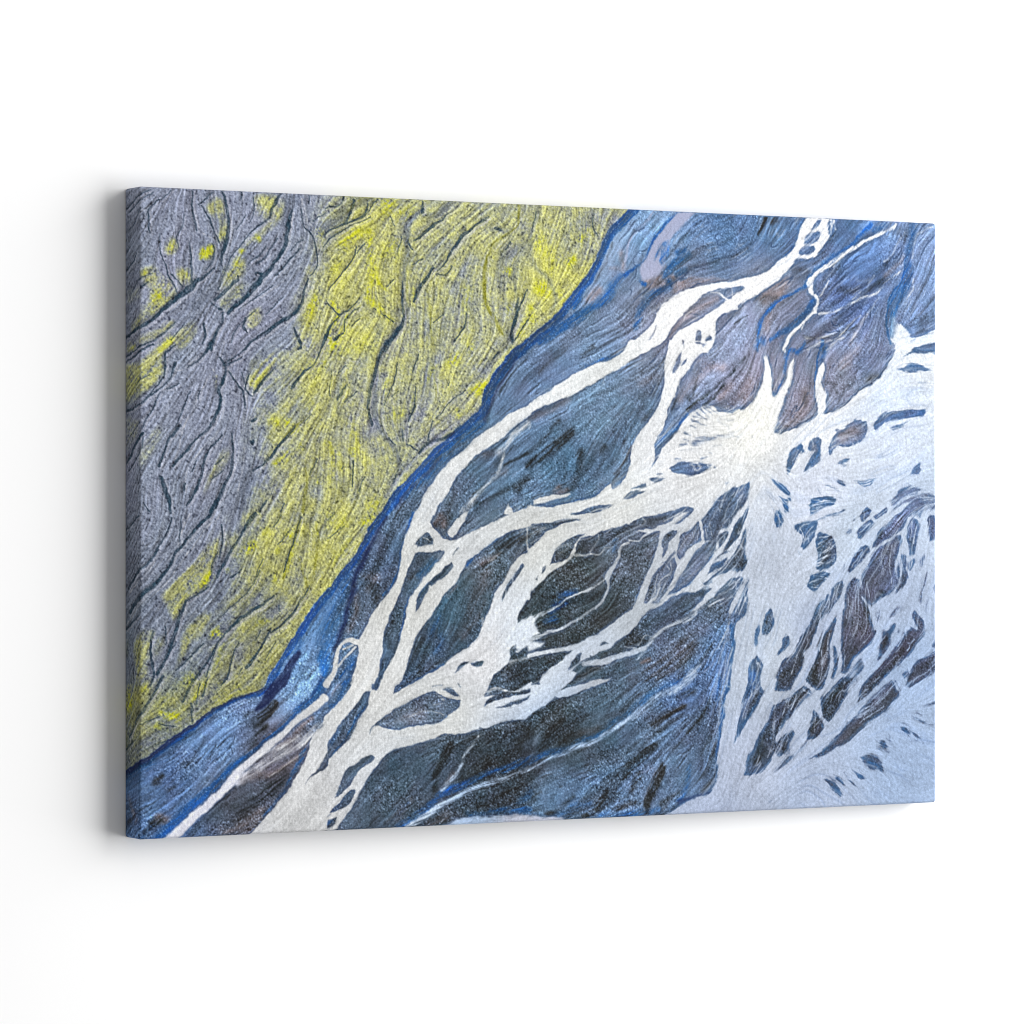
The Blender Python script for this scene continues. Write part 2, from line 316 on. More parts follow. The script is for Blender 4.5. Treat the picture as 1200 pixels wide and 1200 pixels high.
('V','s',0.6,1.2,[880,445,0.5,873,460,0.5]),
('W','s',0.95,1.2,[706,434,1.3,720,436,1.1,731,429,1.3,742,424,1.3,754,421,1.1]),
('W','s',0.9,1.2,[767,415,0.8,779,403,0.6,793,397,0.6]),
('W','p',1,1.2,[896,353,1261,349,1261,590,896,584]),
('G','p',0.97,1,[929,356,947,362,960,374,957,376,942,370]),
('G','p',0.97,1,[940,378,963,380,958,388,951,384]),
('G','p',0.97,1,[950,387,960,389,958,400,953,398]),
('G','p',0.97,1,[934,407,938,396,944,397,951,403,951,410,942,420,936,416]),
('G','p',0.97,1,[1036,357,1047,359,1053,365,1042,362]),
('G','p',0.97,1,[1065,358,1086,354,1103,353,1093,362,1080,364,1073,361]),
('G','p',0.97,1,[993,380,1011,379,1034,381,1031,391,1013,395,992,406,991,391]),
('G','p',0.97,1,[969,418,980,414,1006,410,998,431,982,449,976,446,979,433,972,425]),
('G','p',0.97,1,[1002,433,1008,427,1018,427,1031,435,1036,455,1031,470,1011,477,1000,473,1006,454,1001,444]),
('G','p',0.97,1,[992,484,1008,480,1026,481,1018,493,1000,506,987,500,991,490]),
('G','p',0.97,1,[1075,402,1086,392,1094,399,1086,408,1077,415,1073,408]),
('G','p',0.97,1,[1096,407,1118,391,1120,397,1109,406,1099,411]),
('G','p',0.97,1,[1072,434,1073,421,1091,411,1098,416,1086,427,1077,435]),
('G','p',0.97,1,[1055,481,1060,461,1075,446,1086,444,1090,453,1073,468]),
('G','p',0.97,1,[1093,451,1101,431,1122,412,1143,399,1155,390,1160,401,1151,419,1143,428,1122,436,1109,442]),
('G','p',0.97,1,[1074,486,1091,468,1099,453,1120,440,1138,431,1146,438,1141,449,1133,472,1138,492,1128,507,1109,517,1092,530,1075,515,1080,500]),
('G','p',0.97,1,[1141,455,1151,457,1154,481,1157,490,1143,503,1132,511,1138,489,1138,472]),
('G','p',0.97,1,[1155,443,1151,434,1154,416,1164,405,1176,414,1170,438,1167,458,1156,458]),
('G','p',0.97,1,[1156,468,1168,461,1169,468,1159,482]),
('G','p',0.97,1,[1046,589,1045,544,1052,506,1060,490,1073,489,1080,515,1091,538,1097,553,1093,568,1080,583,1075,589]),
('G','p',0.97,1,[1025,518,1029,501,1042,491,1046,499,1042,514,1029,529]),
('G','p',0.97,1,[1008,522,1024,510,1029,529,1016,541,1003,557,1001,567,990,573,982,588,968,587,980,564,993,545,1000,533]),
('G','p',0.97,1,[1008,588,1016,565,1029,546,1036,541,1031,565,1029,588]),
('G','p',0.97,1,[915,555,919,538,927,528,932,540,932,553,919,568]),
('G','p',0.97,1,[903,583,906,555,912,548,912,565,906,581]),
('G','p',0.97,1,[945,587,947,568,954,563,959,574,956,587]),
('G','p',0.97,1,[1161,539,1167,534,1181,548,1182,561,1175,566,1167,552]),
('G','p',0.97,1,[1159,556,1164,561,1174,572,1170,574,1162,565]),
('G','p',0.97,1,[1111,587,1120,566,1125,553,1135,552,1130,567,1122,579,1117,589]),
('G','p',0.97,1,[1132,590,1143,573,1151,564,1154,578,1170,572,1183,567,1175,580,1164,591]),
('G','p',0.97,1,[1190,412,1198,403,1207,410,1207,438,1192,441]),
('G','p',0.7,2.5,[1154,391,1164,378,1180,384,1178,408,1167,404,1159,404]),
('G','p',0.6,1.2,[1051,425,1060,421,1063,427,1053,429]),
('G','s',0.6,1.2,[1064,406,0.9,1065,413,0.7]),
('G','s',0.5,1.2,[1060,438,0.7,1062,440,0.7]),
('G','s',0.7,1.2,[1047,469,1.1,1046,477,0.9]),
('G','s',0.7,1.2,[1004,367,0.9,1008,373,0.7]),
('G','s',0.8,1.2,[1016,363,0.7,1027,366,1.1,1039,371,0.7]),
('G','s',0.85,1.2,[1006,410,1.1,1034,405,1.8,1048,398,1.1]),
('G','s',0.6,1.2,[972,452,0.7,977,456,0.4]),
('G','s',0.4,1.2,[1039,378,0.7,1044,376,0.5]),
('G','s',0.6,1.2,[1154,359,0.9,1162,363,1.1]),
('G','p',0.45,1.9,[1122,539,1128,530,1143,527,1148,530,1138,539,1124,542]),
('G','p',0.4,2.5,[1169,516,1178,490,1189,481,1186,503,1175,525]),
('G','p',0.6,2.5,[1128,385,1149,362,1170,364,1176,369,1154,384,1132,396]),
('G','p',0.45,3.7,[1159,373,1180,371,1207,375,1207,391,1194,396,1180,402,1170,386]),
('G','p',0.8,1.2,[1135,569,1139,560,1141,565,1137,571]),
('G','p',0.5,1.9,[1176,468,1183,457,1186,464,1178,477]),
('G','p',0.25,2.5,[1180,529,1188,516,1186,537]),
('G','p',0.7,1.2,[1198,503,1207,494,1207,507,1200,512]),
('G','p',0.8,1.2,[1198,581,1207,570,1207,587]),
('G','p',0.4,2.5,[1099,540,1107,532,1109,545,1101,551]),
('V','s',0.75,1.2,[998,388,0.9,1016,384,1.3,1033,386,0.9]),
('V','s',0.75,1.2,[997,381,0.7,1011,384,0.9]),
('V','s',0.75,1.2,[994,398,0.7,1008,393,0.7]),
('V','s',0.75,1.2,[1006,442,0.9,1018,437,0.7,1029,435,0.7]),
('V','s',0.75,1.2,[1002,452,0.7,1016,454,0.7,1031,446,0.7]),
('V','s',0.75,1.2,[1004,463,1.1,1018,459,1.1,1034,457,0.7]),
('V','s',0.75,1.2,[1003,471,0.9,1016,468,0.9,1031,465,0.7]),
('V','s',0.75,1.2,[1008,433,0.9,1024,432,0.7]),
('V','s',0.75,1.2,[1013,446,0.7,1008,459,0.7]),
('V','s',0.75,1.2,[990,496,0.9,1006,490,1.1,1021,488,0.9]),
('V','s',0.75,1.2,[998,484,0.9,1016,486,0.7]),
('V','s',0.75,1.2,[995,501,0.7,1006,501,0.7]),
('V','s',0.75,1.2,[1034,501,0.7,1030,520,0.7]),
('V','s',0.75,1.2,[1039,497,0.5,1036,514,0.7]),
('V','s',0.75,1.2,[1018,514,0.9,1011,535,0.9,1006,552,0.9]),
('V','s',0.75,1.2,[1024,514,0.7,1021,533,0.9,1008,550,0.7]),
('V','s',0.75,1.2,[1013,522,0.7,1003,543,0.9,993,564,0.9]),
('V','s',0.75,1.2,[998,548,0.9,988,573,0.9]),
('V','s',0.75,1.2,[1006,537,0.4,998,556,0.4]),
('V','s',0.75,1.2,[1016,556,1.3,1008,586,1.3]),
('V','s',0.75,1.2,[1025,565,1.1,1022,586,1.1]),
('V','s',0.75,1.2,[929,534,0.4,924,559,0.4]),
('V','s',0.75,1.2,[917,542,0.4,919,563,0.4]),
('V','s',0.75,1.2,[937,359,0.7,957,374,0.7]),
('V','s',0.75,1.2,[943,381,0.7,960,384,0.7]),
('V','s',0.75,1.2,[939,399,0.7,947,414,0.7]),
('V','s',0.75,1.2,[1073,360,0.7,1091,360,0.9]),
('V','s',0.75,1.2,[1080,397,0.7,1080,410,0.7]),
('V','s',0.75,1.2,[1101,401,0.5,1109,406,0.5]),
('V','s',0.75,1.2,[1075,427,0.5,1091,416,0.7]),
('V','s',0.75,1.2,[977,416,0.4,982,437,0.7]),
('V','s',0.75,1.2,[1080,455,0.5,1065,472,0.7]),
('V','s',0.75,1.2,[1086,493,0.5,1091,515,0.5]),
('V','s',0.75,1.2,[1128,444,0.7,1125,472,0.7,1129,498,0.7]),
('V','s',0.75,1.2,[1114,442,0.5,1109,472,0.5]),
('V','s',0.75,1.2,[1143,459,0.7,1150,481,0.7]),
('V','s',0.75,1.2,[1162,412,0.7,1159,438,0.7]),
('V','s',0.75,1.2,[1170,419,0.5,1164,442,0.7]),
('V','s',0.75,1.2,[1055,514,0.5,1052,544,0.5]),
('V','s',0.75,1.2,[1073,544,0.5,1065,566,0.5]),
('V','s',0.75,1.2,[1149,567,0.7,1138,584,0.7]),
('V','s',0.75,1.2,[1164,574,0.7,1154,588,0.7]),
('V','s',0.75,1.2,[1170,546,0.5,1175,559,0.5]),
('W','s',0.9,1.2,[1158,408,2,1146,430,2.5,1150,442,1.8,1141,455,2.3,1145,485,2,1135,502,1.8,1133,512,2]),
('W','s',0.95,1.2,[1077,515,1.1,1091,532,2,1101,549,1.6,1102,564,1.4]),
('W','s',0.95,1.2,[1092,452,2.3,1120,438,1.6,1139,430,1.1]),
('W','p',1,1.2,[898,565,1261,571,1261,836,886,821,886,753,896,706]),
('G','p',0.97,1,[869,710,877,678,885,646,891,628,896,599,906,593,913,601,916,610,911,629,917,640,906,656,896,671,881,693]),
('G','p',0.97,1,[902,581,906,558,912,558,909,576]),
('G','p',0.97,1,[937,594,946,579,948,568,957,566,959,575,952,584]),
('G','p',0.97,1,[936,638,941,615,947,600,965,592,972,577,982,561,999,559,995,575,982,590,980,609,967,626,960,638,947,640]),
('G','p',0.97,1,[985,626,998,603,1008,574,1016,559,1033,559,1024,593,1021,620,1016,636,1005,640]),
('G','p',0.97,1,[1027,626,1031,582,1035,581,1037,604,1031,626]),
('G','p',0.97,1,[1042,618,1044,583,1046,560,1100,561,1093,579,1080,588,1062,604,1052,617]),
('G','p',0.97,1,[1008,655,1024,642,1042,625,1055,623,1062,628,1055,642,1047,655,1036,670,1024,681,1015,676]),
('G','p',0.97,1,[1070,659,1075,643,1091,622,1112,605,1128,591,1143,576,1154,561,1171,562,1182,570,1164,589,1146,604,1128,617,1107,633,1088,648]),
('G','p',0.97,1,[1101,602,1109,573,1114,561,1129,561,1122,582,1109,597]),
('G','p',0.97,1,[1062,681,1080,664,1101,648,1122,633,1133,627,1145,647,1138,656,1112,674,1086,690,1057,709,1029,723,989,732,1006,724,1029,710]),
('G','p',0.97,1,[1153,641,1156,626,1167,606,1183,598,1210,590,1210,612,1186,626,1167,635]),
('G','p',0.97,1,[1145,621,1154,614,1158,620,1150,628]),
('G','p',0.97,1,[884,754,889,733,899,719,911,698,924,677,934,660,939,658,957,649,980,634,991,636,998,644,982,654,967,670,954,684,937,703,935,720,929,734,917,747,896,752]),
('G','p',0.97,1,[937,727,936,713,952,699,965,693,968,700,960,712,959,725,944,729]),
('G','p',0.97,1,[987,705,993,683,998,666,1006,675,1014,688,1011,697,998,707]),
('G','p',0.7,1.5,[1049,623,1060,615,1078,598,1081,611,1073,626,1060,635]),
('G','p',0.55,1.5,[933,746,947,733,970,725,988,708,985,717,967,732,947,742]),
('G','p',0.8,1.2,[1194,587,1202,572,1207,570,1207,583]),
('G','p',0.7,1.2,[1162,576,1178,566,1183,562,1180,572]),
('G','p',0.92,1.2,[1015,761,1031,767,1048,783,1042,785,1029,776]),
('G','p',0.92,1.2,[1031,756,1039,758,1051,771,1040,766]),
('G','p',0.92,1.2,[1060,750,1070,754,1087,764,1075,764]),
('G','p',0.92,1.2,[1075,733,1093,732,1109,742,1115,755,1096,753,1086,746]),
('G','p',0.92,1.2,[1106,714,1114,712,1123,722,1114,723]),
('G','p',0.92,1.2,[1139,692,1147,694,1158,704,1146,701]),
('G','s',0.7,1.5,[1101,722,1.1,1124,730,0.7]),
('G','s',0.7,1.5,[1049,753,0.7,1057,762,1.4,1067,774,0.5]),
('G','s',0.7,1.5,[1154,696,0.9,1167,705,1.4,1182,717,0.5]),
('G','s',0.7,1.5,[1162,679,1.4,1172,684,1.4,1186,691,0.7]),
('G','s',0.7,1.5,[1182,666,0.9,1204,662,2.1]),
('G','s',0.7,1.5,[1122,703,0.7,1128,717,0.7]),
('G','s',0.7,1.5,[1143,688,0.7,1154,692,0.5]),
('G','s',0.7,1.5,[1170,675,0.7,1180,680,0.5]),
('G','s',0.7,1.5,[1156,714,0.5,1170,712,0.7]),
('G','s',0.7,1.5,[1099,710,0.7,1109,719,0.5]),
('G','s',0.7,1.5,[1117,708,0.5,1125,713,0.5]),
('G','s',0.7,1.5,[1024,759,0.7,1039,776,0.5]),
('G','s',0.7,1.5,[1039,759,0.7,1034,765,0.5]),
('G','s',0.7,1.5,[1164,701,0.9,1175,712,0.7]),
('G','s',0.7,1.5,[1073,747,0.5,1080,761,0.5]),
('G','s',0.7,1.5,[1149,697,0.7,1159,712,0.5]),
('G','s',0.7,1.5,[927,791,1.6,932,789,0.9]),
('G','s',0.7,1.5,[1080,739,0.7,1101,751,0.7]),
('G','s',0.7,1.5,[1191,693,0.5,1202,691,0.5]),
('V','s',0.6,1.2,[938,661,1.3,932,686,1.3,934,707,1.1,924,728,0.9]),
('V','s',0.6,1.2,[982,637,1.1,995,645,0.9]),
('V','s',0.6,1.2,[1065,681,1.1,1091,669,1.1,1117,648,0.9,1133,634,0.7]),
('V','s',0.6,1.2,[1073,666,1.4,1099,652,1.1,1125,631,0.9]),
('V','s',0.6,1.2,[1075,673,0.9,1107,654,0.9,1128,638,0.7]),
('V','s',0.6,1.2,[1075,686,0.5,1114,665,0.7]),
('V','s',0.6,1.2,[954,653,0.7,947,678,0.9]),
('V','s',0.6,1.2,[970,645,0.7,962,666,0.7]),
('V','s',0.6,1.2,[1003,584,0.9,997,611,1.1]),
('V','s',0.6,1.2,[1012,586,0.7,1009,631,0.9]),
('V','s',0.6,1.2,[1049,587,0.5,1047,608,0.5]),
('V','s',0.6,1.2,[1091,566,0.5,1075,585,0.7]),
('V','s',0.6,1.2,[1080,643,0.7,1107,624,0.7]),
('V','s',0.6,1.2,[1114,610,0.5,1138,595,0.7]),
('V','s',0.6,1.2,[1154,572,0.7,1135,591,0.7]),
('V','s',0.6,1.2,[1170,613,0.5,1162,634,0.7]),
('V','s',0.6,1.2,[904,597,0.7,909,614,0.9,901,643,0.9]),
('V','s',0.6,1.2,[901,628,0.7,886,676,0.9]),
('V','s',0.6,1.2,[957,695,0.4,952,716,0.4]),
('V','s',0.6,1.2,[1000,671,0.4,998,696,0.4]),
('V','s',0.6,1.2,[972,592,0.7,962,615,0.9]),
('V','s',0.6,1.2,[990,569,0.7,982,590,0.7]),
('V','s',0.6,1.2,[1034,631,0.5,1024,661,0.5]),
('V','s',0.6,1.2,[1049,630,0.5,1039,655,0.5]),
('V','s',0.6,1.2,[947,729,0.9,970,717,0.9,985,700,0.9]),
('W','s',0.9,1.2,[1129,627,1.6,1143,649,2]),
('G','p',1,1.2,[767,341,780,334,815,333,834,336,815,347,793,349,775,347]),
('G','p',1,1.2,[696,382,708,372,732,370,713,379]),
('G','p',1,1.2,[709,368,732,360,733,365,719,367]),
('G','p',1,1.2,[737,355,745,352,759,356,745,359]),
('G','s',1,1.2,[747,348,1,755,349,0.7]),
('G','p',1,1.2,[626,401,640,394,656,389,680,391,674,395,656,401]),
('G','p',1,1.2,[775,400,788,393,806,393,799,400]),
('G','s',0.6,1.2,[818,329,1.4,827,326,1]),
('G','s',0.6,1.2,[775,329,1.2,784,329,0.7]),
('G','s',0.8,1.2,[830,320,0.7,835,322,0.7]),
('G','s',0.8,1.2,[838,338,0.7,839,339,0.7]),
('G','p',1,1.2,[872,369,853,376,839,387,831,401,872,401]),
('G','s',0.7,1.4,[816,260,1.7,831,272,0.5]),
('G','s',0.7,1.4,[811,268,1.7,828,275,0.5]),
('G','s',0.7,1.4,[803,278,1.7,824,283,0.5]),
('G','s',0.7,1.4,[800,285,1,809,288,0.5]),
('G','s',0.7,1.4,[791,292,1.4,800,296,0.5]),
('G','s',0.7,1.4,[789,301,1,796,303,0.5]),
('G','s',0.7,1.4,[783,309,1.4,793,308,1]),
('G','s',0.7,1.4,[823,258,1.2,836,269,0.5]),
('G','s',0.7,1.4,[826,257,0.7,845,267,0.5]),
('G','s',0.7,1.4,[805,272,1,818,274,0.5]),
('G','s',0.55,3.6,[804,308,3.4,826,302,2.4,869,294,1.2]),
('G','s',0.4,1.2,[807,301,1,826,297,1]),
('G','s',0.25,2.4,[847,276,0.5,869,274,1]),
('G','s',0.25,1.2,[783,317,0.7,815,314,0.5]),
('G','s',0.3,1.2,[836,312,0.5,850,309,0.5]),
('G','s',0.6,1.2,[855,361,1,860,360,0.7]),
('W','p',1,1.2,[555,258,527,271,501,287,476,302,456,316,426,342,406,366,391,390,386,401,412,401,416,390,431,373,451,346,471,329,501,309,522,295,555,273]),
('V','s',0.6,2.3,[551,286,4.7,529,300,4,516,313,3,511,331,2.1,503,350,2.8,481,370,3.5,463,390,4.2,455,401,4.7]),
('V','s',0.35,4.7,[504,320,5.8,516,311,3.5,539,293,2.3]),
('W','p',1,1.2,[515,401,522,387,530,401]),
('W','p',1,1.2,[539,401,555,389,555,401]),
('W','p',1,1.1,[386,397,379,412,371,427,365,449,360,473,356,486,344,501,330,518,317,537,308,556,301,565,304,578,293,617,325,617,334,589,339,563,342,546,349,529,359,507,371,479,384,453,391,438,401,427,415,425,407,412,412,397]),
('W','p',1,1.2,[555,393,527,400,501,410,471,423,441,434,426,432,413,422,403,426,411,440,391,442,382,451,423,448,423,453,411,467,396,484,381,501,374,516,369,538,363,555,359,572,347,594,333,617,361,618,371,594,381,568,391,549,411,525,421,512,441,491,448,480,458,462,471,454,501,436,527,423,555,417]),
('G','p',1,1.2,[436,462,439,467,426,482,406,495,386,525,386,508,398,493,413,480]),
('W','s',0.9,1.2,[405,493,1.4,410,499,1.4]),
('G','s',0.9,1.2,[437,452,0.9,447,445,0.9]),
('G','p',1,1.2,[386,441,391,433,401,429,409,433,411,439,398,440]),
('V','s',0.7,1.2,[398,433,0.7,406,437,0.7]),
('G','p',0.7,1.2,[421,426,431,426,437,430,436,435,426,432]),
('W','p',1,1.2,[431,425,451,403,463,397,458,410,443,427,436,430]),
('W','p',1,1.2,[555,446,534,459,522,469,514,487,501,505,491,529,484,542,478,557,461,572,436,587,411,604,387,619,494,621,501,606,522,591,524,575,529,558,534,542,539,527,555,510]),
('G','p',1,1.2,[542,465,544,470,529,489,513,514,516,500,529,478]),
('G','p',1,1.2,[550,512,555,514,555,533,534,541,539,529]),
('W','p',1,1.8,[534,542,555,537,555,563,534,573,525,569]),
('G','p',0.7,1.2,[527,569,534,567,530,582,524,582]),
('W','s',0.8,1.2,[534,576,1.9,552,567,2.3]),
('V','s',0.6,2.3,[524,593,2.3,552,587,1.9]),
('G','p',1,1.2,[440,604,451,594,463,592,451,600]),
('G','p',1,1.2,[466,594,476,590,484,592,482,597,468,597]),
('W','s',1,1.1,[305,565,4.6,286,560,2.3,275,569,2.1,271,584,2.7,269,599,3.2,258,616,4.6]),
('W','s',0.9,1.1,[298,571,1.6,283,584,1.6,274,592,1.4]),
('V','s',0.7,1.1,[295,567,1.4,281,571,1.1]),
('V','s',0.6,1.2,[484,535,1.9,484,548,1.4]),
('V','s',0.3,1.2,[501,458,0.9,491,463,1.2,511,452,0.7]),
('V','s',0.25,2.3,[471,467,0.9,484,458,1.9,501,456,1.4]),
('W','p',1,1.1,[304,602,293,621,278,636,262,650,252,659,252,696,271,674,291,651,311,628,321,625,323,602]),
('W','p',1,1.2,[341,602,330,624,320,626,316,643,300,668,276,698,252,719,252,796,254,802,269,802,281,786,298,765,317,734,337,711,356,698,391,693,423,683,438,682,476,680,506,672,527,668,555,660,555,622,527,633,496,636,486,638,492,621,494,606,411,604,391,614,352,628,361,603]),
('G','p',1,1.2,[319,679,321,672,337,661,356,648,376,640,401,632,413,629,426,635,451,639,446,651,431,662,411,670,376,674,347,674,325,671]),
('G','p',1,1.2,[423,626,436,624,449,634,436,631]),
('W','s',0.8,1.2,[413,626,0.9,431,635,1.4,448,637,0.9]),
('V','s',0.5,1.2,[416,632,0.7,426,639,0.9]),
('G','s',0.6,1.2,[411,624,0.9,423,621,0.7]),
('G','s',0.6,1.2,[446,618,0.9,451,623,0.9]),
('V','s',0.35,1.2,[376,662,0.7,401,652,0.9,426,659,0.7]),
('V','s',0.3,1.2,[411,645,0.7,426,643,0.5]),
('G','p',1,1.1,[320,705,328,708,320,716,303,727,291,744,276,754,267,757,274,743,283,726,298,716]),
('G','p',1,1.1,[293,750,300,752,293,763,281,771,263,777,269,769,281,758]),
('G','p',1,1.1,[252,788,274,783,271,792,252,801]),
('G','s',0.6,1.1,[254,785,0.9,264,779,0.9]),
('G','p',1,1.2,[484,650,491,641,506,635,524,632,555,629,555,634,514,639,491,648]),
('G','p',1,1.2,[501,652,522,646,555,637,550,642,522,651]),
('G','p',0.95,1.2,[491,624,497,612,501,606,555,607,555,618,527,628,509,621]),
('V','s',0.7,1.2,[491,630,1.9,506,627,1.4,532,630,1.2,555,622,1.2]),
('V','s',0.6,1.7,[476,689,1.4,458,708,1.9,448,727,2.1,437,742,3,423,755,3.2]),
('G','s',0.8,1.2,[478,678,1.4,491,679,0.7]),
('G','s',0.5,1.2,[436,682,0.9,463,688,1.9,471,690,0.9]),
('G','s',0.6,1.2,[504,674,0.9,527,668,0.9]),
('V','s',0.78,2.3,[376,799,4.7,411,780,3.7,441,766,2.6,476,752,3.3,506,745,3,527,739,2.1,555,730,1.9]),
('V','s',0.4,1.2,[489,751,2.3,509,747,2.3,529,739,1.4]),
('W','p',0.9,2.3,[440,798,451,793,476,791,514,792,555,792,604,798,604,810,436,803]),
('W','p',0.6,2.3,[426,803,441,795,448,793,451,804]),
('V','s',0.5,1.2,[426,783,0.7,441,790,0.9]),
('V','s',0.6,1.2,[433,777,0.7,443,791,0.9]),
('V','s',0.5,1.2,[423,796,0.7,433,788,0.7]),
('W','s',1,1.7,[254,633,5.8,230,650,4.5,206,668,4,183,687,4.5,154,707,4.9,131,727,5.6,112,744,4.9,93,760,4.9,70,778,5.6,49,796,6.7,40,804,7.6]),
('V','s',0.55,3.4,[252,667,5.6,218,687,7.2,183,703,7.7,154,722,7.7,133,735,5]),
('W','p',1,1.1,[257,663,237,682,233,696,221,722,206,743,187,765,171,782,148,801,145,813,258,817]),
('G','p',1,1.1,[245,652,252,652,237,667,218,679,197,693,180,695,197,685,221,668]),
('G','p',0.9,1.1,[154,716,166,707,169,710,159,715]),
('G','p',1,1.1,[257,703,247,718,230,740,240,731,257,717]),
('V','s',0.35,1.1,[178,729,0.7,202,715,0.9,225,701,0.7]),
('T','p',0.9,2.4,[780,1,807,0,788,16,772,33,767,49,759,69,753,81,740,92,724,93,721,82,729,63,740,43,759,22]),
('M','p',0.7,3.6,[724,93,740,88,753,81,761,71,777,89,761,96,745,103,732,104]),
('M','p',0.7,3.6,[769,103,780,93,804,86,842,87,864,89,836,96,799,103,777,108]),
('B','p',0.7,2.4,[743,67,747,54,753,46,767,40,768,49,765,62,755,72,751,69,753,56]),
('G','p',1,1.2,[552,-32,552,-32,552,-32]),
('B','s',1,2.4,[779,2,1.7,751,27,1.9,737,47,2.1,729,66,1.4,719,75,1.7,698,87,3.1]),
('B','s',0.6,4.7,[698,86,3.3,679,101,5.7,671,115,6.2,650,129,4.3]),
('B','s',0.85,3.5,[666,124,2.8,650,130,4.7,617,150,7.6,591,164,6.6,568,177,4.7]),
('B','s',0.7,4.8,[799,57,2.4,777,69,5.3,761,85,6.7,769,98,3.3,745,108,4.8,727,127,5.3,719,138,4.3,713,154,3.8]),
('B','s',0.6,3.6,[791,52,3.4,780,56,3.4]),
('B','s',0.6,3.6,[793,77,3.4,780,82,4.3]),
('B','s',0.9,2.4,[723,97,3.3,729,99,2.9]),
('B','s',0.9,2.4,[622,129,5.2,632,116,2.8,637,109,1.4]),
('B','s',0.6,2.4,[785,91,1.9,793,88,1.4]),
('B','s',0.7,1.8,[818,99,1,842,94,1.2,866,91,1.2]),
('L','s',0.9,1.2,[743,4,1.4,719,28,1.4,705,46,1.7,699,69,1.9,696,82,1.4]),
('M','s',0.6,4.8,[692,60,4.3,695,78,3.3]),
('M','s',0.7,4.7,[658,106,5.9,643,120,4.7]),
('D','s',0.5,2.4,[713,28,1.9,705,44,1.4]),
('M','s',0.5,4.8,[815,120,4.8,842,112,5.8,788,138,5.8,767,162,4.8]),
('M','s',0.4,3.6,[687,78,2.9,674,79,1.4]),
('D','s',0.5,2.4,[653,95,1.9,666,74,1.4,679,47,1.2]),
('B','s',0.8,1.8,[1092,7,2.9,1075,22,2.7,1049,41,2.7,1018,58,2.4,993,78,2.2,985,94,2.7,963,104,1.7,938,116,2.7,918,135,2.7,909,154,2.7,905,181,2.2]),
('B','s',0.6,5,[1115,6,3.5,1098,16,2.5]),
('B','s',0.7,2.4,[999,110,4.4,993,124,4.4,971,143,5.4,943,157,3.2,929,169,2.2]),
('B','s',0.62,5,[1166,2,6.2,1158,30,4.2,1152,49,4.2,1155,73,6.5,1146,94,8,1132,116,8,1126,137,5.5,1128,158,3.5]),
('B','s',0.9,1.5,[1149,54,1.2,1145,82,1.5,1126,104,2,1119,128,2,1119,149,1.7,1126,169,1.5]),
('B','s',0.6,1.9,[1161,72,1.2,1155,94,1.2,1143,111,1.2]),
('B','s',0.9,1.5,[993,0,1.5,979,16,1.5,968,37,1.5,954,51,1.5]),
('B','s',0.4,6.1,[985,2,6.1,976,18,2]),
('D','s',0.8,2.4,[921,4,3.4,907,28,1.2]),
('D','s',0.6,3.7,[938,6,4.4,932,11,2.4]),
('D','s',0.4,6.1,[963,69,3.4,985,73,4.4,963,88,2.4]),
('D','s',0.55,7.4,[1120,81,6.2,1098,86,6.9,1075,96,4.9,1041,95,3.5]),
('D','s',0.5,3.7,[1120,55,2.5,1118,60,3]),
('D','s',0.5,4.9,[1041,67,3.9,1030,77,2.5]),
('M','s',0.8,7.3,[918,108,9.7,951,90,7.3,938,112,7.3]),
('D','s',0.5,4.9,[907,112,3.9,938,109,2.4]),
('D','s',0.6,2.5,[1069,145,1.7,1047,157,1.5,1007,163,2,982,162,1.5]),
('M','s',0.6,5,[1115,74,3.5,1140,57,3,1149,45,2]),
('M','s',0.6,4.9,[1086,126,2.5,1072,147,3.5,1058,169,3.5]),
('D','s',0.4,6.2,[1184,135,7.5,1172,157,6.2]),
('D','s',0.9,1.2,[869,148,1,891,136,0.7]),
('D','s',0.5,3.7,[1013,170,3.4,1014,179,3.4]),
('M','s',0.5,6.1,[921,153,4.4,927,130,3.4]),
('D','s',0.3,9.9,[1138,12,7.5,1149,17,5.5]),
('D','s',0.35,9.9,[1063,20,6.2,1047,39,4.9]),
('B','s',0.6,2.4,[692,191,3.3,674,197,2.4,637,209,1.2]),
('B','s',0.6,3,[745,313,2.9,761,299,1.7,783,283,1.7]),
('B','s',0.9,1.8,[783,281,1.9,796,270,1.9]),
('D','s',0.9,1.8,[796,263,2.4,815,249,1.9,842,230,1.9,869,208,2.9]),
('D','s',0.8,1.8,[823,256,2.2,839,244,2.2,855,226,1.4]),
('D','s',0.95,3.5,[617,292,5.2,591,312,6.1,568,326,5.2,552,339,5.2]),
('D','s',0.6,3.5,[598,279,1.9,573,304,1.9,552,321,2.4]),
('D','s',0.6,2.4,[609,185,1.4,586,201,1.4,568,219,1.2]),
('D','s',0.5,3.5,[650,182,2.4,632,194,2.4]),
('D','s',0.6,4.7,[632,323,5.9,630,341,4.7,617,365,3.3,604,374,1.9]),
('D','s',0.5,4.7,[666,314,4.3,661,323,3.3]),
('D','s',0.4,4.7,[606,332,3.3,604,354,2.1]),
('M','s',0.8,4.7,[596,368,5.2,591,374,3.3,606,370,3.3]),
('D','s',0.6,3.6,[740,264,1.9,724,280,2.9,732,273,2.4]),
('D','s',0.5,2.4,[804,245,2.4,807,229,1.2,815,206,1]),
('D','s',0.5,4.8,[801,251,4.3,796,247,2.9]),
('D','s',0.5,4.8,[772,261,3.4,777,250,1.9]),
('M','s',0.5,7.2,[783,249,6,799,231,4.8,828,206,4.8,850,205,4.3]),
('M','s',0.6,7.2,[847,246,6,864,228,4.8]),
('M','s',0.4,7.2,[748,221,4.8,719,230,3.3]),
('D','s',0.6,2.4,[708,313,1.4,698,332,1.2,682,347,1]),
('B','s',0.5,1.8,[583,391,0.9,630,384,0.9,656,374,0.9,674,361,0.7]),
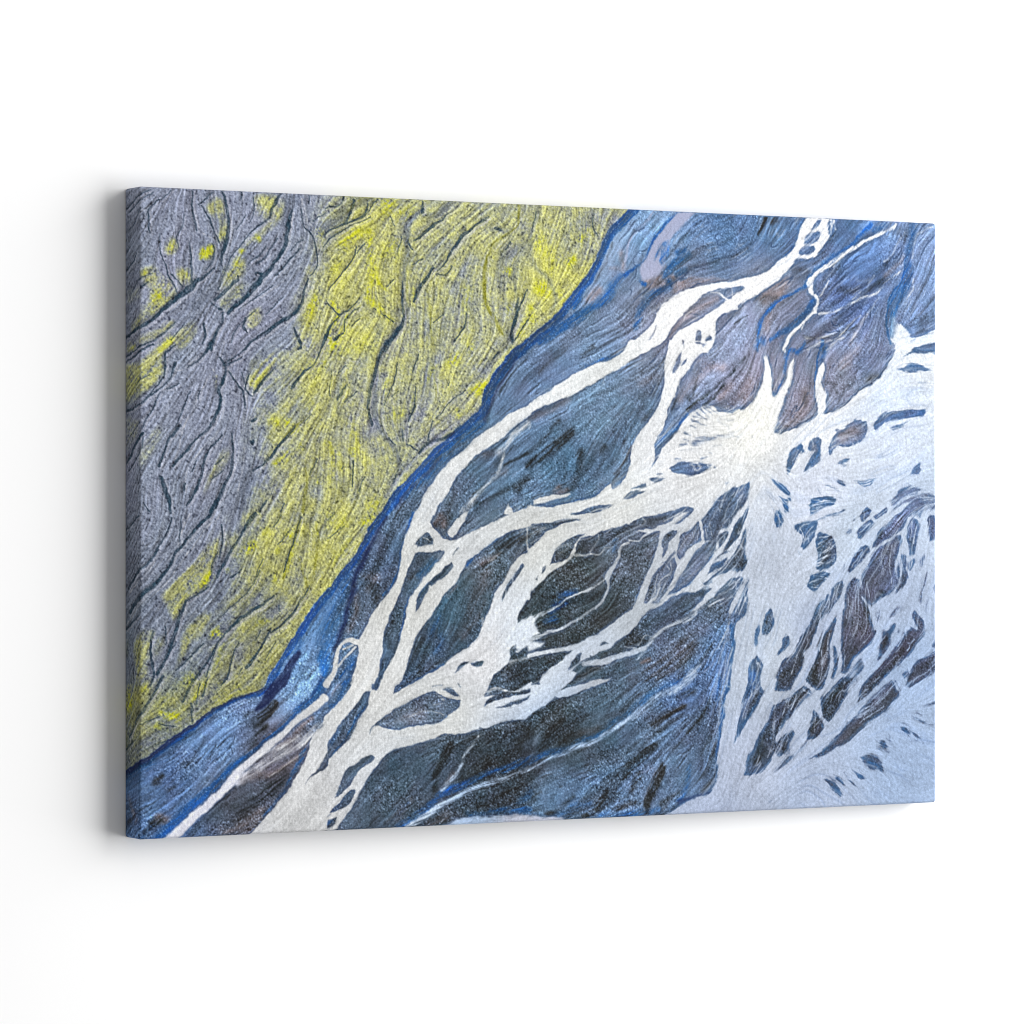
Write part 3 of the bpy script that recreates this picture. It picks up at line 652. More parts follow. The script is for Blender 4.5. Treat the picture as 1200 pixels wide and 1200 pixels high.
('M','s',0.5,5.9,[609,252,4.7,586,266,3.3,552,279,2.4]),
('L','s',0.4,0.9,[560,282,0.7,588,266,0.7]),
('L','s',0.35,0.9,[653,305,0.7,640,327,0.7,630,345,0.7]),
('D','s',0.4,2.4,[690,341,1.4,677,365,1.2]),
('D','s',0.3,7.2,[745,241,4.8,721,248,1.9]),
('B','s',0.5,4.9,[902,179,2.4,913,170,6.1]),
('B','s',0.8,2.4,[954,215,2,951,203,2,957,182,2.4,974,182,2.9,985,170,2]),
('B','s',0.45,7.3,[954,185,4.9,951,173,4.9]),
('B','s',0.9,1.5,[935,245,1,943,233,1.2,953,215,1.2]),
('B','s',0.9,1.5,[1013,167,2.5,1006,186,1.7,1003,212,1.7,1002,228,1]),
('B','s',0.5,3.7,[1018,176,3.4,1011,193,2.9]),
('K','s',0.8,1,[1003,267,1,979,279,1,951,291,0.7]),
('K','s',0.9,1,[1013,265,1,1041,258,1,1069,238,1,1100,218,1,1120,200,1]),
('K','s',0.8,1,[1132,186,0.7,1120,202,1]),
('K','s',0.5,1,[1004,228,0.5,1003,265,0.7]),
('K','s',0.5,1,[913,234,0.7,916,211,0.7]),
('D','s',0.6,6.1,[985,244,4.4,985,253,2.9]),
('M','s',0.6,9.8,[985,237,4.9,979,267,7.3,951,284,4.9]),
('D','s',0.5,6.2,[1089,217,6.9,1103,212,4.5]),
('D','s',0.6,2.5,[1021,223,2.5,1027,223,1.5]),
('D','s',0.5,2.5,[1035,236,1.5,1030,227,1]),
('D','s',0.5,2.5,[1041,246,1.5,1047,229,0.7]),
('M','s',0.5,9.9,[1047,197,7.4,1069,173,5.9]),
('D','s',0.8,2.4,[869,207,1.9,885,191,1.2]),
('M','s',0.5,9.7,[885,248,7.3,896,227,4.8]),
('M','s',0.5,7.4,[1047,292,9.9,1069,289,6.2]),
('B','s',0.5,3.7,[976,311,2.9,982,307,1.5]),
('B','s',0.6,3.7,[1004,306,2,1007,316,2,996,330,2.9]),
('B','s',0.7,3.7,[1161,199,3,1189,202,2.2]),
('B','s',0.6,2.5,[1149,185,1.5,1166,178,1.5,1201,180,2]),
('B','s',0.7,2.4,[932,358,1.7,951,369,1.9]),
('B','s',0.6,2.4,[946,380,2,958,392,2.4]),
('B','s',0.6,3.7,[996,383,2,1032,386,2]),
('B','s',0.7,3.7,[1075,360,2.5,1092,359,2]),
('B','s',0.6,3.7,[1174,261,3,1184,258,2]),
('B','s',0.6,2.5,[1166,335,1.5,1162,347,1.5]),
('B','s',0.45,6.9,[481,287,5.1,456,305,6,426,331,5.6,401,353,4.6,371,377,4.6]),
('B','s',0.7,2.3,[473,309,1.9,451,320,1.6,426,343,1.4,406,366,1.2]),
('N','s',0.6,2.3,[494,263,1.6,504,245,1.6,519,223,1.4,534,200,1.2]),
('N','s',0.5,3.5,[486,282,2.3,491,267,2.3]),
('D','s',0.7,2.3,[509,251,1.4,514,240,1.6,529,218,1.2,547,200,0.9]),
('N','s',0.5,3.5,[396,353,2.3,421,331,1.6]),
('N','s',0.5,3.5,[356,390,2.8,384,366,1.8]),
('D','s',0.5,4.7,[501,337,3.3,514,322,2.3]),
('D','s',0.9,2.3,[514,339,1.9,534,330,2.1,552,321,2.1]),
('D','s',0.6,4.7,[534,368,5.9,550,352,2.3]),
('D','s',0.8,1.7,[501,348,1.4,484,364,1.4,468,377,1.2]),
('D','s',0.7,2.3,[471,390,2.3,496,381,1.6,522,370,1.2]),
('D','s',0.7,1.8,[519,324,1.2,529,311,0.9]),
('M','s',0.5,5.8,[486,326,4.7,509,322,2.8]),
('L','s',0.3,0.9,[552,337,0.9,524,355,0.7]),
('B','s',0.5,2.3,[501,350,1.6,484,366,1.2]),
('M','s',0.5,5.8,[501,353,3.7,516,346,2.8]),
('N','s',0.85,3.4,[344,403,1.8,327,431,2.3,312,457,3.7,300,477,3.2,293,502,3.7,286,524,3.2,278,549,2.3,269,571,1.8]),
('B','s',0.38,11.4,[293,476,11.4,278,502,13.7,264,536,13.7,257,571,11.4]),
('B','s',0.7,5.7,[254,581,9.1,259,603,5.7]),
('B','s',0.8,4.6,[254,510,4.6,264,498,3.2]),
('B','s',0.9,1.7,[381,401,2.3,374,423,1.4,364,451,1.6,360,473,1.8,352,486,1.8,337,503,1.4]),
('D','s',0.45,6.9,[337,462,5.7,322,475,3.2]),
('D','s',0.7,5.7,[325,494,6,327,507,5,320,490,3.2]),
('M','s',0.5,6.9,[310,481,3.2,327,481,6.9,317,496,4.6]),
('M','s',0.7,5.7,[288,547,4.6,300,528,3.2,298,507,3.2]),
('M','s',0.8,4.6,[426,412,6.9,421,403,5.6,413,416,3.7]),
('D','s',0.5,3.5,[436,403,3.2,431,419,1.4]),
('D','s',0.5,2.3,[376,484,1.8,391,475,1.8]),
('B','s',0.4,4.6,[411,462,4.6,391,479,2.8]),
('B','s',0.6,2.3,[386,505,1.6,401,488,1.4]),
('D','s',0.5,3.5,[411,486,2.8,426,473,2.8]),
('D','s',0.4,3.4,[366,551,1.4,361,572,1.8,344,600,1.4]),
('D','s',0.4,5.7,[359,529,2.3,349,548,2.8,347,568,3.2]),
('B','s',0.6,1.7,[361,568,1.2,366,538,1.2,376,508,1.2]),
('D','s',0.85,3.5,[504,445,4.7,527,439,5.8,550,430,4.7]),
('B','s',0.6,2.3,[458,467,1.9,476,449,1.9,504,435,1.4]),
('M','s',0.6,4.7,[484,463,4.7,504,454,3.7]),
('M','s',0.45,9.3,[489,478,7,468,526,3.7,458,544,4.2]),
('D','s',0.5,3.5,[463,522,2.3,471,495,1.4]),
('D','s',0.5,3.5,[511,472,2.3,501,491,1.9]),
('M','s',0.7,3.5,[431,506,2.3,443,493,1.9]),
('D','s',0.7,1.4,[456,473,0.9,443,484,0.7]),
('D','s',0.5,4.6,[386,575,2.3,396,560,2.8,376,594,2.3]),
('D','s',0.5,3.5,[391,608,3.2,396,586,1.6,406,567,1.2]),
('D','s',0.3,7,[461,530,4.6,451,548,2.8,441,561,2.3]),
('B','s',0.25,11.6,[408,556,6.9,416,534,4.6,421,574,6.9]),
('B','s',0.7,2.3,[426,593,1.2,401,609,1.8,389,614,1.8]),
('M','s',0.4,7,[451,557,4.7,471,539,3.3,486,515,3.3]),
('D','s',0.6,3.5,[539,534,3.3,550,523,3.3]),
('B','s',0.5,4.6,[278,605,2.7,295,586,4.6,291,606,2.7]),
('D','s',0.4,4.6,[281,593,3.6,276,610,2.3]),
('D','s',0.3,4.6,[332,607,3.2,339,589,2.3]),
('D','s',0.4,3.5,[369,603,1.8,391,595,1.8]),
('D','s',0.7,1.7,[471,568,1.4,441,583,0.9]),
('D','s',0.5,7,[516,597,7,547,602,8.2,527,611,5.8]),
('N','s',0.95,2.3,[218,576,3.6,206,593,5.9,194,612,6.3]),
('B','s',0.5,3.4,[221,561,3.2,216,574,2.7]),
('N','s',0.95,2.3,[197,604,6.8,183,620,8.1,171,635,5.9,159,644,2.7]),
('D','s',1,2.3,[183,642,7.7,166,656,6.3,176,648,7.2]),
('D','s',0.6,4.5,[157,662,4.5,171,667,5.4,152,686,3.2]),
('D','s',0.5,3.4,[145,651,2.7,154,647,2.2]),
('B','s',0.85,3.4,[253,616,6.3,242,630,5.4,221,647,4.9,202,664,4,168,687,3.8,135,709,3.8,103,736,4.9,75,758,5.8,47,780,6.3,23,803,7.6]),
('N','s',0.5,2.3,[252,607,1.8,240,626,1.4,221,641,1.1]),
('B','s',0.3,6.7,[70,668,5.8,38,688,5.8,8,710,5.8,-38,731,5.3]),
('N','s',0.75,2.2,[171,619,2,135,630,1.8,103,643,2.2,70,663,2.5,38,683,2.7,8,703,2.9,-38,721,3.1]),
('D','s',0.75,4.4,[24,728,4.9,19,732,3.1,31,722,3.1]),
('D','s',0.45,5.6,[38,741,4.4,45,737,3.1]),
('D','s',0.4,4.5,[63,710,5.4,77,702,1.8,89,678,1.3]),
('D','s',0.8,5.5,[19,782,4.4,31,776,3.1,8,792,2.2]),
('M','s',0.9,5.6,[29,774,6.7,38,776,3.6]),
('D','s',0.8,5.5,[-28,781,4.4,-38,787,3.1]),
('M','s',0.6,5.5,[-12,775,4.4,-28,752,3.1]),
('D','s',0.75,6.8,[183,748,7.2,199,727,6.8,164,754,5.4,135,772,4.5]),
('D','s',0.5,6.7,[131,782,4.9,150,770,3.6,112,760,3.1]),
('M','s',0.6,6.7,[135,789,9,166,771,7.6,150,792,6.7,112,794,4.5]),
('M','s',0.7,4.5,[140,732,6.8,164,726,5.4,183,725,3.2,218,707,3.2]),
('D','s',0.4,5.6,[70,797,3.1,89,781,2.7,117,748,1.8]),
('B','s',0.6,2.3,[225,696,3.2,218,715,3.2,204,738,2,190,757,1.6,171,778,1.1]),
('D','s',0.8,1.7,[249,723,1.8,233,738,0.9]),
('M','s',0.3,4.5,[206,687,3.2,228,671,2.3]),
('M','s',0.6,3.4,[237,656,4.1,206,685,3.2,190,693,2.3]),
('B','s',0.4,2.2,[1,798,1.1,17,784,0.9]),
('B','s',0.58,4.6,[361,800,4.2,391,783,4.2,426,760,5.1,456,749,4.6,491,736,4.2,527,728,5.1,552,720,6]),
('B','s',0.65,3.5,[461,787,1.9,491,785,2.8,552,786,4.2]),
('B','s',0.4,5.9,[552,762,4.7,537,777,3.3]),
('D','s',0.95,4.6,[436,698,5.1,426,713,6,416,733,5.1,411,754,4.2]),
('M','s',0.6,3.5,[431,746,3.2,441,731,1.9]),
('D','s',0.8,5.8,[491,718,3.7,489,735,3.3,522,714,5.1,539,702,3.7]),
('D','s',0.8,7,[539,675,4.7,552,682,7,534,697,4.7]),
('M','s',0.5,4.7,[504,725,3.3,491,733,2.3]),
('D','s',0.95,3.5,[476,776,2.8,501,769,3.7,527,761,3.7,544,753,2.3]),
('D','s',0.7,4.7,[501,780,2.3,527,772,3.3]),
('M','s',0.7,4.6,[406,798,4.6,431,788,5.1]),
('D','s',0.5,4.6,[451,738,3.3,458,712,1.9]),
('D','s',0.4,5.8,[391,773,2.3,361,794,2.3,411,763,2.8]),
('M','s',0.5,5.7,[356,787,3.7,381,766,2.3,347,793,2.8]),
('D','s',0.2,9.2,[371,766,2.8,334,743,1.8]),
('B','s',0.6,3.4,[283,616,2.7,291,608,2.3,274,638,2.7,262,644,1.8]),
('M','s',0.4,4.6,[276,618,3.2,266,629,2.3]),
('B','s',0.7,1.4,[312,645,1.1,293,670,0.9,276,694,0.9,257,714,1.1]),
('B','s',0.4,4.6,[264,689,3.2,274,676,2.7]),
('B','s',0.6,1.7,[376,621,1.4,396,612,1.2,356,627,0.9]),
('D','s',0.8,3.5,[527,628,2.3,550,622,4.2,539,615,3.7]),
('B','s',0.6,1.4,[344,674,0.7,381,674,0.9,411,671,0.9,431,662,0.9]),
('B','s',0.7,2.3,[252,793,2.3,269,788,1.8]),
('B','s',0.4,2.3,[269,769,1.4,291,754,1.1]),
('B','s',0.2,4.6,[347,795,1.4,376,770,1.4]),
('D','s',0.6,1.7,[361,652,1.1,337,663,1.1]),
('M','s',0.25,9.2,[391,656,6.9,364,661,4.6]),
('D','s',0.5,7.1,[557,505,3.3,573,492,4.7,604,477,5.2,637,464,4.7,661,457,3.3]),
('D','s',0.5,7.1,[583,523,3.3,624,515,5.7,656,506,4.2]),
('D','s',0.55,8.3,[708,466,6.2,729,457,5.2,698,493,4.8,724,489,3.3]),
('D','s',0.5,7.1,[708,451,6,692,457,3.3,732,439,3.3]),
('D','s',1,3.6,[705,561,5.7,713,554,4.3,702,574,2.4]),
('D','s',0.5,9.6,[735,545,7.2,767,532,7.2,799,517,5.7]),
('D','s',0.7,4.8,[708,570,4.8,732,570,3.3,719,565,3.3]),
('D','s',0.5,5.9,[648,542,4.7,671,529,3.3,692,504,2.8]),
('D','s',0.6,4.7,[630,451,4.7,637,441,3.3]),
('D','s',0.6,3.6,[820,506,3.4,804,510,2.4]),
('M','s',0.7,3.6,[735,593,3.3,724,597,2.9]),
('D','s',0.6,7.1,[583,599,5.9,565,612,5.9,604,586,2.4]),
('D','s',0.7,4.7,[643,604,3.8,661,602,4.7,622,615,2.8]),
('B','s',0.5,5.9,[591,519,3.3,624,504,2.4,598,510,3.3]),
('B','s',0.4,3.5,[583,529,2.4,609,520,1.9]),
('B','s',0.8,1.4,[767,510,1.4,788,500,1.4,815,482,1.4,836,456,1.2]),
('B','s',0.6,1.8,[656,560,1.2,687,545,1.4,708,534,1.2]),
('B','s',0.5,2.4,[719,507,1.4,713,529,1.7]),
('D','s',0.8,2.4,[740,496,3.3,735,516,1.7]),
('D','s',0.7,3.6,[864,440,3.4,858,451,2.4]),
('B','s',0.5,4.8,[842,472,3.4,853,463,2.9]),
('B','s',0.6,2.4,[826,499,1.9,831,492,1.9]),
('D','s',0.5,4.8,[828,524,3.9,842,515,3.4]),
('D','s',0.7,2.4,[861,549,2.4,866,536,1.5]),
('D','s',0.7,2.4,[799,578,1.7,799,580,1.2]),
('M','s',0.3,7.1,[698,538,4.8,719,518,3.3]),
('D','s',0.6,3.6,[761,428,2.4,769,428,1.9]),
('B','s',0.35,4.8,[682,450,1.9,684,435,1.4]),
('D','s',0.5,4.7,[557,432,3.3,568,428,2.3,555,421,2.3]),
('D','s',0.4,3.5,[619,597,1.9,624,588,1.9]),
('D','s',0.7,3.6,[661,587,2.4,669,584,1.4]),
('B','s',0.4,4.7,[591,537,4.7,575,541,3.3]),
('D','s',0.4,4.7,[568,545,3.3,593,541,4.2,604,532,3.8]),
('D','s',0.4,4.8,[735,410,3.3,759,406,2.4,724,419,2.9]),
('B','s',0.3,6,[796,616,4.8,826,603,3.4]),
('L','s',0.5,1,[815,617,1,842,595,1.2,864,549,1]),
('V','s',0.5,2.4,[866,602,1,855,629,1.7,847,656,1.4,843,683,1]),
('V','s',0.45,2.4,[855,597,1,839,629,1.2,831,651,0.7]),
('V','s',0.6,1.8,[866,579,1.2,860,602,1.5,853,620,1]),
('V','s',0.5,1.8,[861,556,1,850,583,1.2,845,602,0.7]),
('V','s',0.4,2.4,[842,743,0.7,834,761,1.2,815,774,0.7]),
('B','s',0.5,4.7,[788,619,2.1,735,642,3.6,698,666,3.3,661,687,3.3,619,702,4,578,716,4.7,552,720,4.3]),
('B','s',0.9,2.4,[869,623,5.3,858,643,2.4,851,668,1.9,845,690,1.7,844,729,1.7,841,761,1.7]),
('B','s',0.6,3.6,[845,620,1.9,842,649,1.9]),
('N','s',0.8,3,[783,784,3.4,804,779,2.4,831,773,1.4]),
('B','s',0.5,4.8,[783,781,3.8,796,759,2.4,796,737,2.4]),
('B','s',0.4,3.6,[804,614,2.4,783,634,1.4]),
('D','s',1,3.6,[757,735,5.3,751,749,8.1,743,762,8.1,735,780,5.3,732,795,4.3]),
('D','s',0.75,4.8,[719,748,5.7,713,756,3.8,708,767,2.9]),
('D','s',0.7,3.6,[698,747,3.8,708,743,2.1]),
('D','s',0.65,6,[703,729,4.8,724,716,3.8,745,710,2.9]),
('D','s',0.75,4.7,[663,777,5.2,671,766,3.3,656,788,3.3]),
('D','s',0.75,4.8,[682,793,2.9,698,785,3.8,719,783,1.9]),
('D','s',0.6,4.7,[580,792,4.7,593,788,4.7,619,771,2.8]),
('D','s',0.8,3.5,[640,796,2.4,635,798,1.9]),
('D','s',0.7,2.3,[557,768,1.9,570,762,1.2]),
('D','s',0.8,4.7,[606,695,5.2,614,688,4.2,598,697,3.3]),
('D','s',0.9,4.7,[578,694,5.2,591,679,6.1,601,668,3.8,570,707,3.3]),
('D','s',0.6,6,[828,649,4.8,820,667,5.8,809,680,3.4]),
('D','s',0.6,6,[783,643,4.8,804,637,4.3]),
('D','s',0.55,6,[761,670,3.8,788,657,4.8,740,678,2.4]),
('D','s',0.6,4.8,[796,691,3.4,809,676,2.4]),
('D','s',0.4,6,[772,711,4.3,788,705,2.9]),
('D','s',0.4,5.9,[656,719,5.7,677,715,3.3]),
('D','s',0.5,4.8,[831,760,4.8,820,771,3.4]),
('D','s',0.6,3.6,[756,785,3.4,783,768,1.4]),
('D','s',0.5,3.6,[793,791,3.4,775,795,1.9]),
('D','s',0.5,3.6,[645,736,1.9,648,738,1.4]),
('D','s',0.6,2.4,[598,756,1.6,601,756,1.2]),
('M','s',0.5,7.1,[630,691,5.9,656,683,3.3]),
('D','s',0.5,4.7,[632,666,2.8,640,662,1.9]),
('B','s',0.3,7.1,[617,784,7.1,643,781,4.7,593,792,3.3]),
('B','s',0.4,4.8,[661,797,3.3,708,797,3.8,751,794,3.3]),
('B','s',0.5,3.5,[562,795,2.8,578,796,2.3]),
('L','s',0.4,1,[713,747,0.7,732,741,1,745,735,0.7,751,726,0.7]),
('L','s',0.3,1,[721,793,0.7,735,762,1,745,739,0.7]),
('L','s',0.3,1,[761,792,1,780,763,0.7]),
('D','s',0.9,5,[1120,453,5,1122,446,3]),
('D','s',0.8,6.2,[1112,511,5.9,1109,513,4.5]),
('D','s',0.8,4.9,[1052,552,4.9,1058,545,3]),
('D','s',0.6,4.9,[1083,490,3,1085,492,2.5]),
('D','s',0.7,3.7,[1061,592,2.5,1069,583,1.7]),
('D','s',0.5,3.7,[1047,608,2.5,1063,592,2]),
('D','s',0.85,4.9,[996,616,5.9,1004,591,3.9,1013,570,2]),
('M','s',0.6,4.9,[1016,584,3.9,1024,561,3.4,1013,607,3.4]),
('D','s',0.7,7.4,[1106,623,5,1129,610,5,1146,586,4]),
('D','s',0.7,5,[1112,581,3.5,1126,563,2.5]),
('D','s',0.5,5,[1169,549,2.5,1174,559,3]),
('D','s',0.5,6.1,[1018,457,6.1,1024,445,4.4,1013,466,3.4]),
('D','s',0.7,3.7,[1002,498,3.4,1013,491,2.5]),
('D','s',0.6,3.7,[1035,503,2.5,1037,513,2.2]),
('D','s',0.7,3.7,[1024,531,2,1003,551,2]),
('D','s',0.6,5,[1103,441,4,1112,429,3,1098,448,2]),
('D','s',0.5,3.6,[921,548,2.9,924,539,2.2]),
('B','s',0.7,2.4,[936,410,2.2,946,403,2.2]),
('B','s',0.4,6.1,[999,443,2.5,1018,436,3.4]),
('B','s',0.5,4.9,[993,487,3.4,1018,482,2.5]),
('B','s',0.5,6.1,[902,619,5.8,899,626,4.9]),
('D','s',0.4,7.3,[976,588,3.4,974,606,3.4,946,620,3.9]),
('M','s',0.3,12.3,[1061,529,7.4,1069,557,7.4]),
('M','s',0.3,12.4,[1138,418,7.4,1120,476,7.4,1098,492,7.4]),
('D','s',0.5,6.2,[1161,441,3.5,1163,450,3.5]),
('D','s',0.6,5,[1143,502,4.5,1149,493,3.5,1142,476,3]),
('B','s',0.8,2.5,[1092,578,1.2,1069,597,1.5,1052,611,1.5]),
('B','s',0.4,3.7,[1035,580,2.2,1032,621,1.5]),
('B','s',0.6,3.7,[1115,623,2,1138,617,2,1161,598,1.5]),
('B','s',0.4,4.9,[1063,466,3.5,1080,450,2.5]),
('B','s',0.4,4.9,[1078,424,4,1089,419,2.5]),
('D','s',0.5,6.1,[875,422,4.8,885,408,3.4]),
('B','s',0.6,3.6,[866,554,3.9,868,581,2.9,866,604,2.9]),
('D','s',0.3,7.3,[880,454,4.8,891,433,3.4]),
('D','s',0.5,6.2,[1175,617,5,1192,606,4]),
('D','s',0.5,2.4,[990,602,1.5,1002,584,1.2]),
('D','s',0.75,6.1,[916,711,5.3,918,722,5.3,905,731,5.3,924,693,3.4]),
('D','s',0.6,7.3,[943,698,4.9,949,684,3.9]),
('D','s',0.6,6.1,[976,648,4.9,968,655,3.9]),
('D','s',0.7,6.1,[951,714,3.9,949,721,3.9]),
('D','s',0.5,6.1,[996,692,4.4,999,681,2.9]),
('D','s',0.5,8.6,[1030,654,6.4,1044,640,4.9,1024,670,3.9]),
('D','s',0.6,6.2,[1086,646,4.5,1106,630,3.5]),
('D','s',0.5,7.4,[1120,656,6.2,1132,642,4,1092,681,5.4,1063,697,3.5]),
('D','s',0.9,6.1,[1002,628,5.4,999,621,4.9]),
('D','s',0.6,6.1,[896,660,3.9,907,644,3.4,888,678,2.4]),
('B','s',0.6,3.6,[875,700,1.9,885,682,2.4,910,649,1.9]),
('B','s',0.75,3.1,[1143,657,1.7,1115,678,2,1086,700,2.2,1058,715,2,1030,727,1.2]),
('B','s',0.6,3.7,[924,745,2.4,935,734,3.4,949,732,1.5]),
('B','s',0.4,4.9,[902,628,3.4,891,641,3.4]),
('B','s',0.7,4.9,[1092,742,4.5,1106,750,2.5]),
('B','s',0.6,2.5,[1038,762,1.5,1047,766,1]),
('B','s',0.6,2.5,[1032,772,2,1041,781,1.5]),
('B','s',0.7,2.5,[1072,757,2,1079,761,1.2]),
('B','s',0.6,2.5,[1113,718,2,1118,714,1.5]),
('B','s',0.6,3.7,[979,717,2.2,965,726,2.2,988,706,2]),
('M','s',0.4,7.4,[1072,690,6.2,1035,714,3.4]),
('K','s',0.8,1,[885,753,0.7,907,750,0.7,921,748,0.7]),
('K','s',0.8,1,[990,732,0.7,1013,729,0.7,1030,725,0.5]),
('B','s',0.6,2.5,[1143,697,1.5,1152,703,1.2]),
('B','s',0.6,2.5,[1166,684,1.2,1184,689,1]),
('K','s',0.85,0.9,[-38,184,1.7,8,169,2.3,33,150,2.9,54,134,2.9,70,123,3.5,77,115,2.6,91,106,1.7,103,97,0.7]),
('K','s',0.85,0.9,[72,121,2.3,70,102,1.2,69,81,1.2,68,67,0.7]),
('K','s',0.85,0.9,[72,1,1,72,22,1.2,75,37,1.2,78,51,1]),
('K','s',0.85,0.9,[112,2,1.2,118,20,1.7,121,46,2.3,118,65,2.9,113,78,2.3,112,92,1]),
('K','s',0.85,0.9,[100,67,0.7,101,86,1,91,99,1]),
('K','s',0.85,0.9,[209,23,1.2,202,47,2.6,197,70,2.6,183,90,2.6,171,103,3.8,157,119,4.4,140,136,3.8,121,154,2.3]),
('K','s',0.85,0.9,[173,103,2.3,161,101,1.8]),
('K','s',0.85,0.9,[103,137,2.9,117,124,2.3,133,111,1.7,133,104,0.7]),
('K','s',0.85,0.9,[233,106,1.2,225,127,1.8,218,145,2.4,199,158,2.4,178,173,2.4,154,189,1.8]),
('K','s',0.85,0.9,[113,154,1.7,112,166,2,103,181,2.6,96,198,2.6]),
('K','s',0.85,0.9,[98,141,1,112,150,1.2]),
('K','s',0.85,0.9,[-18,201,1,15,190,1.2,38,175,1,49,164,0.7]),
('K','s',0.85,0.9,[-38,102,1.2,-18,92,1.2,-8,81,0.7]),
('K','s',0.85,0.9,[-38,81,0.7,-28,73,0.7]),
('K','s',0.85,0.9,[13,33,1,13,50,1,15,58,0.5]),
('K','s',0.85,0.9,[61,31,0.7,59,48,0.7,53,61,0.7,53,73,0.5]),
('K','s',0.85,0.9,[197,0,1.2,187,15,1.8,178,33,1.2,157,49,1,140,64,0.7,124,84,1,117,99,0.7,107,122,0.7]),
('K','s',0.85,0.9,[138,0,1.2,138,9,1]),
('K','s',0.85,0.9,[82,18,1,91,11,1,100,2,0.7]),
('K','s',0.85,0.9,[157,6,0.7,157,27,0.7,150,40,0.5]),
('K','s',0.85,0.9,[86,165,1.7,88,182,1.7,86,192,0.7]),
('K','s',0.85,0.9,[145,161,1.2,144,172,1.8,150,178,0.7]),
('K','s',0.85,0.9,[221,20,0.7,225,40,1,237,52,1,245,71,1,246,88,1,237,101,0.7]),
('K','s',0.85,0.9,[214,168,1.2,216,179,1.8,221,187,2.4]),
('K','s',0.85,0.9,[36,95,1,37,107,1,49,124,0.7,54,132,0.7]),
('K','s',0.85,0.9,[26,60,0.5,29,80,0.7,36,95,0.7]),
('K','s',0.85,0.9,[206,72,0.7,214,64,0.7,225,57,0.7]),
('K','s',0.85,0.9,[-28,29,1,1,19,0.7,19,8,0.7]),
('K','s',0.85,0.9,[-38,25,0.7,-8,15,1,15,4,0.7]),
('K','s',0.85,0.9,[10,35,0.7,24,18,0.7,42,4,0.7]),
('K','s',0.85,0.9,[-32,52,0.5,-12,42,0.7,3,27,0.7]),
('K','s',0.85,0.9,[86,19,0.7,98,42,1,110,65,0.7]),
('K','s',0.85,0.9,[131,47,0.7,145,30,0.5]),
('K','s',0.85,0.9,[159,89,0.7,173,78,1,190,56,0.7]),
('K','s',0.85,0.9,[150,91,0.7,171,69,0.7]),
('K','s',0.85,0.9,[-28,138,0.7,-8,121,0.7,19,104,0.5]),
('K','s',0.85,0.9,[3,125,1,13,117,0.7]),
('K','s',0.85,0.9,[135,149,0.7,159,133,0.7,183,116,0.7]),
('K','s',0.85,0.9,[124,189,0.5,135,172,0.7,159,150,0.7]),
('K','s',0.85,0.9,[173,154,0.7,197,128,0.5]),
('K','s',0.85,0.9,[42,187,0.7,59,168,0.7]),
('K','s',0.85,0.9,[59,124,0.5,42,107,0.7]),
('K','s',0.85,0.9,[206,153,0.7,225,132,0.5]),
('K','s',0.85,0.9,[230,1,1.2,230,12,0.7]),
('K','s',0.85,0.9,[240,33,1,254,23,0.7]),
('K','s',0.85,0.9,[187,103,1,206,83,1.2,221,68,0.7]),
('L','s',0.45,0.9,[-28,188,0.4,19,169,0.9,49,145,0.9,70,132,0.7]),
('L','s',0.45,0.9,[140,147,0.7,178,124,0.7,206,102,0.7]),
('L','s',0.45,0.9,[124,149,0.7,145,132,0.7,166,112,0.7]),
('L','s',0.45,0.9,[103,135,0.7,112,109,0.7,121,90,0.7,140,68,0.7,159,53,0.7]),
('L','s',0.45,0.9,[211,27,0.7,204,51,0.9,199,73,0.9]),
('L','s',0.45,0.9,[119,92,0.4,126,56,0.9,124,29,0.7]),
('L','s',0.45,0.9,[242,118,0.7,221,149,0.9,202,164,0.7]),
('L','s',0.45,0.9,[-38,201,0.4,10,179,0.7,38,164,0.7]),
('L','s',0.45,0.9,[221,6,1.8,228,29,1.6,245,52,1.4,252,75,1.1]),
('L','s',0.45,0.9,[89,127,0.4,70,144,0.7]),
('L','s',0.45,0.9,[252,88,0.7,237,127,0.9,221,153,0.7]),
('L','s',0.45,0.9,[79,30,0.7,82,49,0.9,98,59,0.7]),
('C','s',0.5,5.7,[216,4,6.8,206,21,5,202,45,2.3]),
('C','s',0.35,11.2,[112,82,3.6,103,114,6.7,79,140,8.9,56,157,8.9]),
('C','s',0.35,5.7,[223,8,2.7,230,35,2.7,247,67,2.7]),
('K','s',0.85,0.9,[281,1,1.8,274,12,1,254,17,0.8]),
('K','s',0.85,0.9,[295,7,1.8,286,29,1.8,274,38,1]),
('K','s',0.85,0.9,[315,8,1.3,310,23,1.8,286,33,1.3,269,42,1,254,53,1.3]),
('K','s',0.85,0.9,[332,1,1,315,19,1]),
('K','s',0.85,0.9,[320,25,1,303,32,0.8,278,44,0.8,254,66,1]),
('K','s',0.85,0.9,[300,65,0.8,295,80,1.3,278,100,1,262,120,0.8]),
('K','s',0.85,0.9,[312,62,1,300,73,0.8]),
('K','s',0.85,0.9,[394,1,1.3,395,16,2.4]),
('K','s',0.85,0.9,[365,106,1.3,366,136,1.8,365,158,1.8,352,174,3,339,193,3]),
('K','s',0.85,0.9,[431,17,0.8,411,33,2.1,386,50,1.8,382,53,1]),
('K','s',0.85,0.9,[491,17,1,471,33,1.8,453,44,2.4,441,62,2.1,428,80,1.3,418,91,0.8]),
('K','s',0.85,0.9,[411,87,1.8,396,105,2.4,389,116,2.7,380,130,1.3]),
('K','s',0.85,0.9,[537,121,1.8,532,149,2.4,527,167,2.7,529,180,2.4]),
('K','s',0.85,0.9,[550,111,1,537,136,1.3]),
('K','s',0.85,0.9,[411,155,1,426,146,0.8]),
('K','s',0.85,0.9,[458,143,0.8,456,162,1.3,441,180,1.8]),
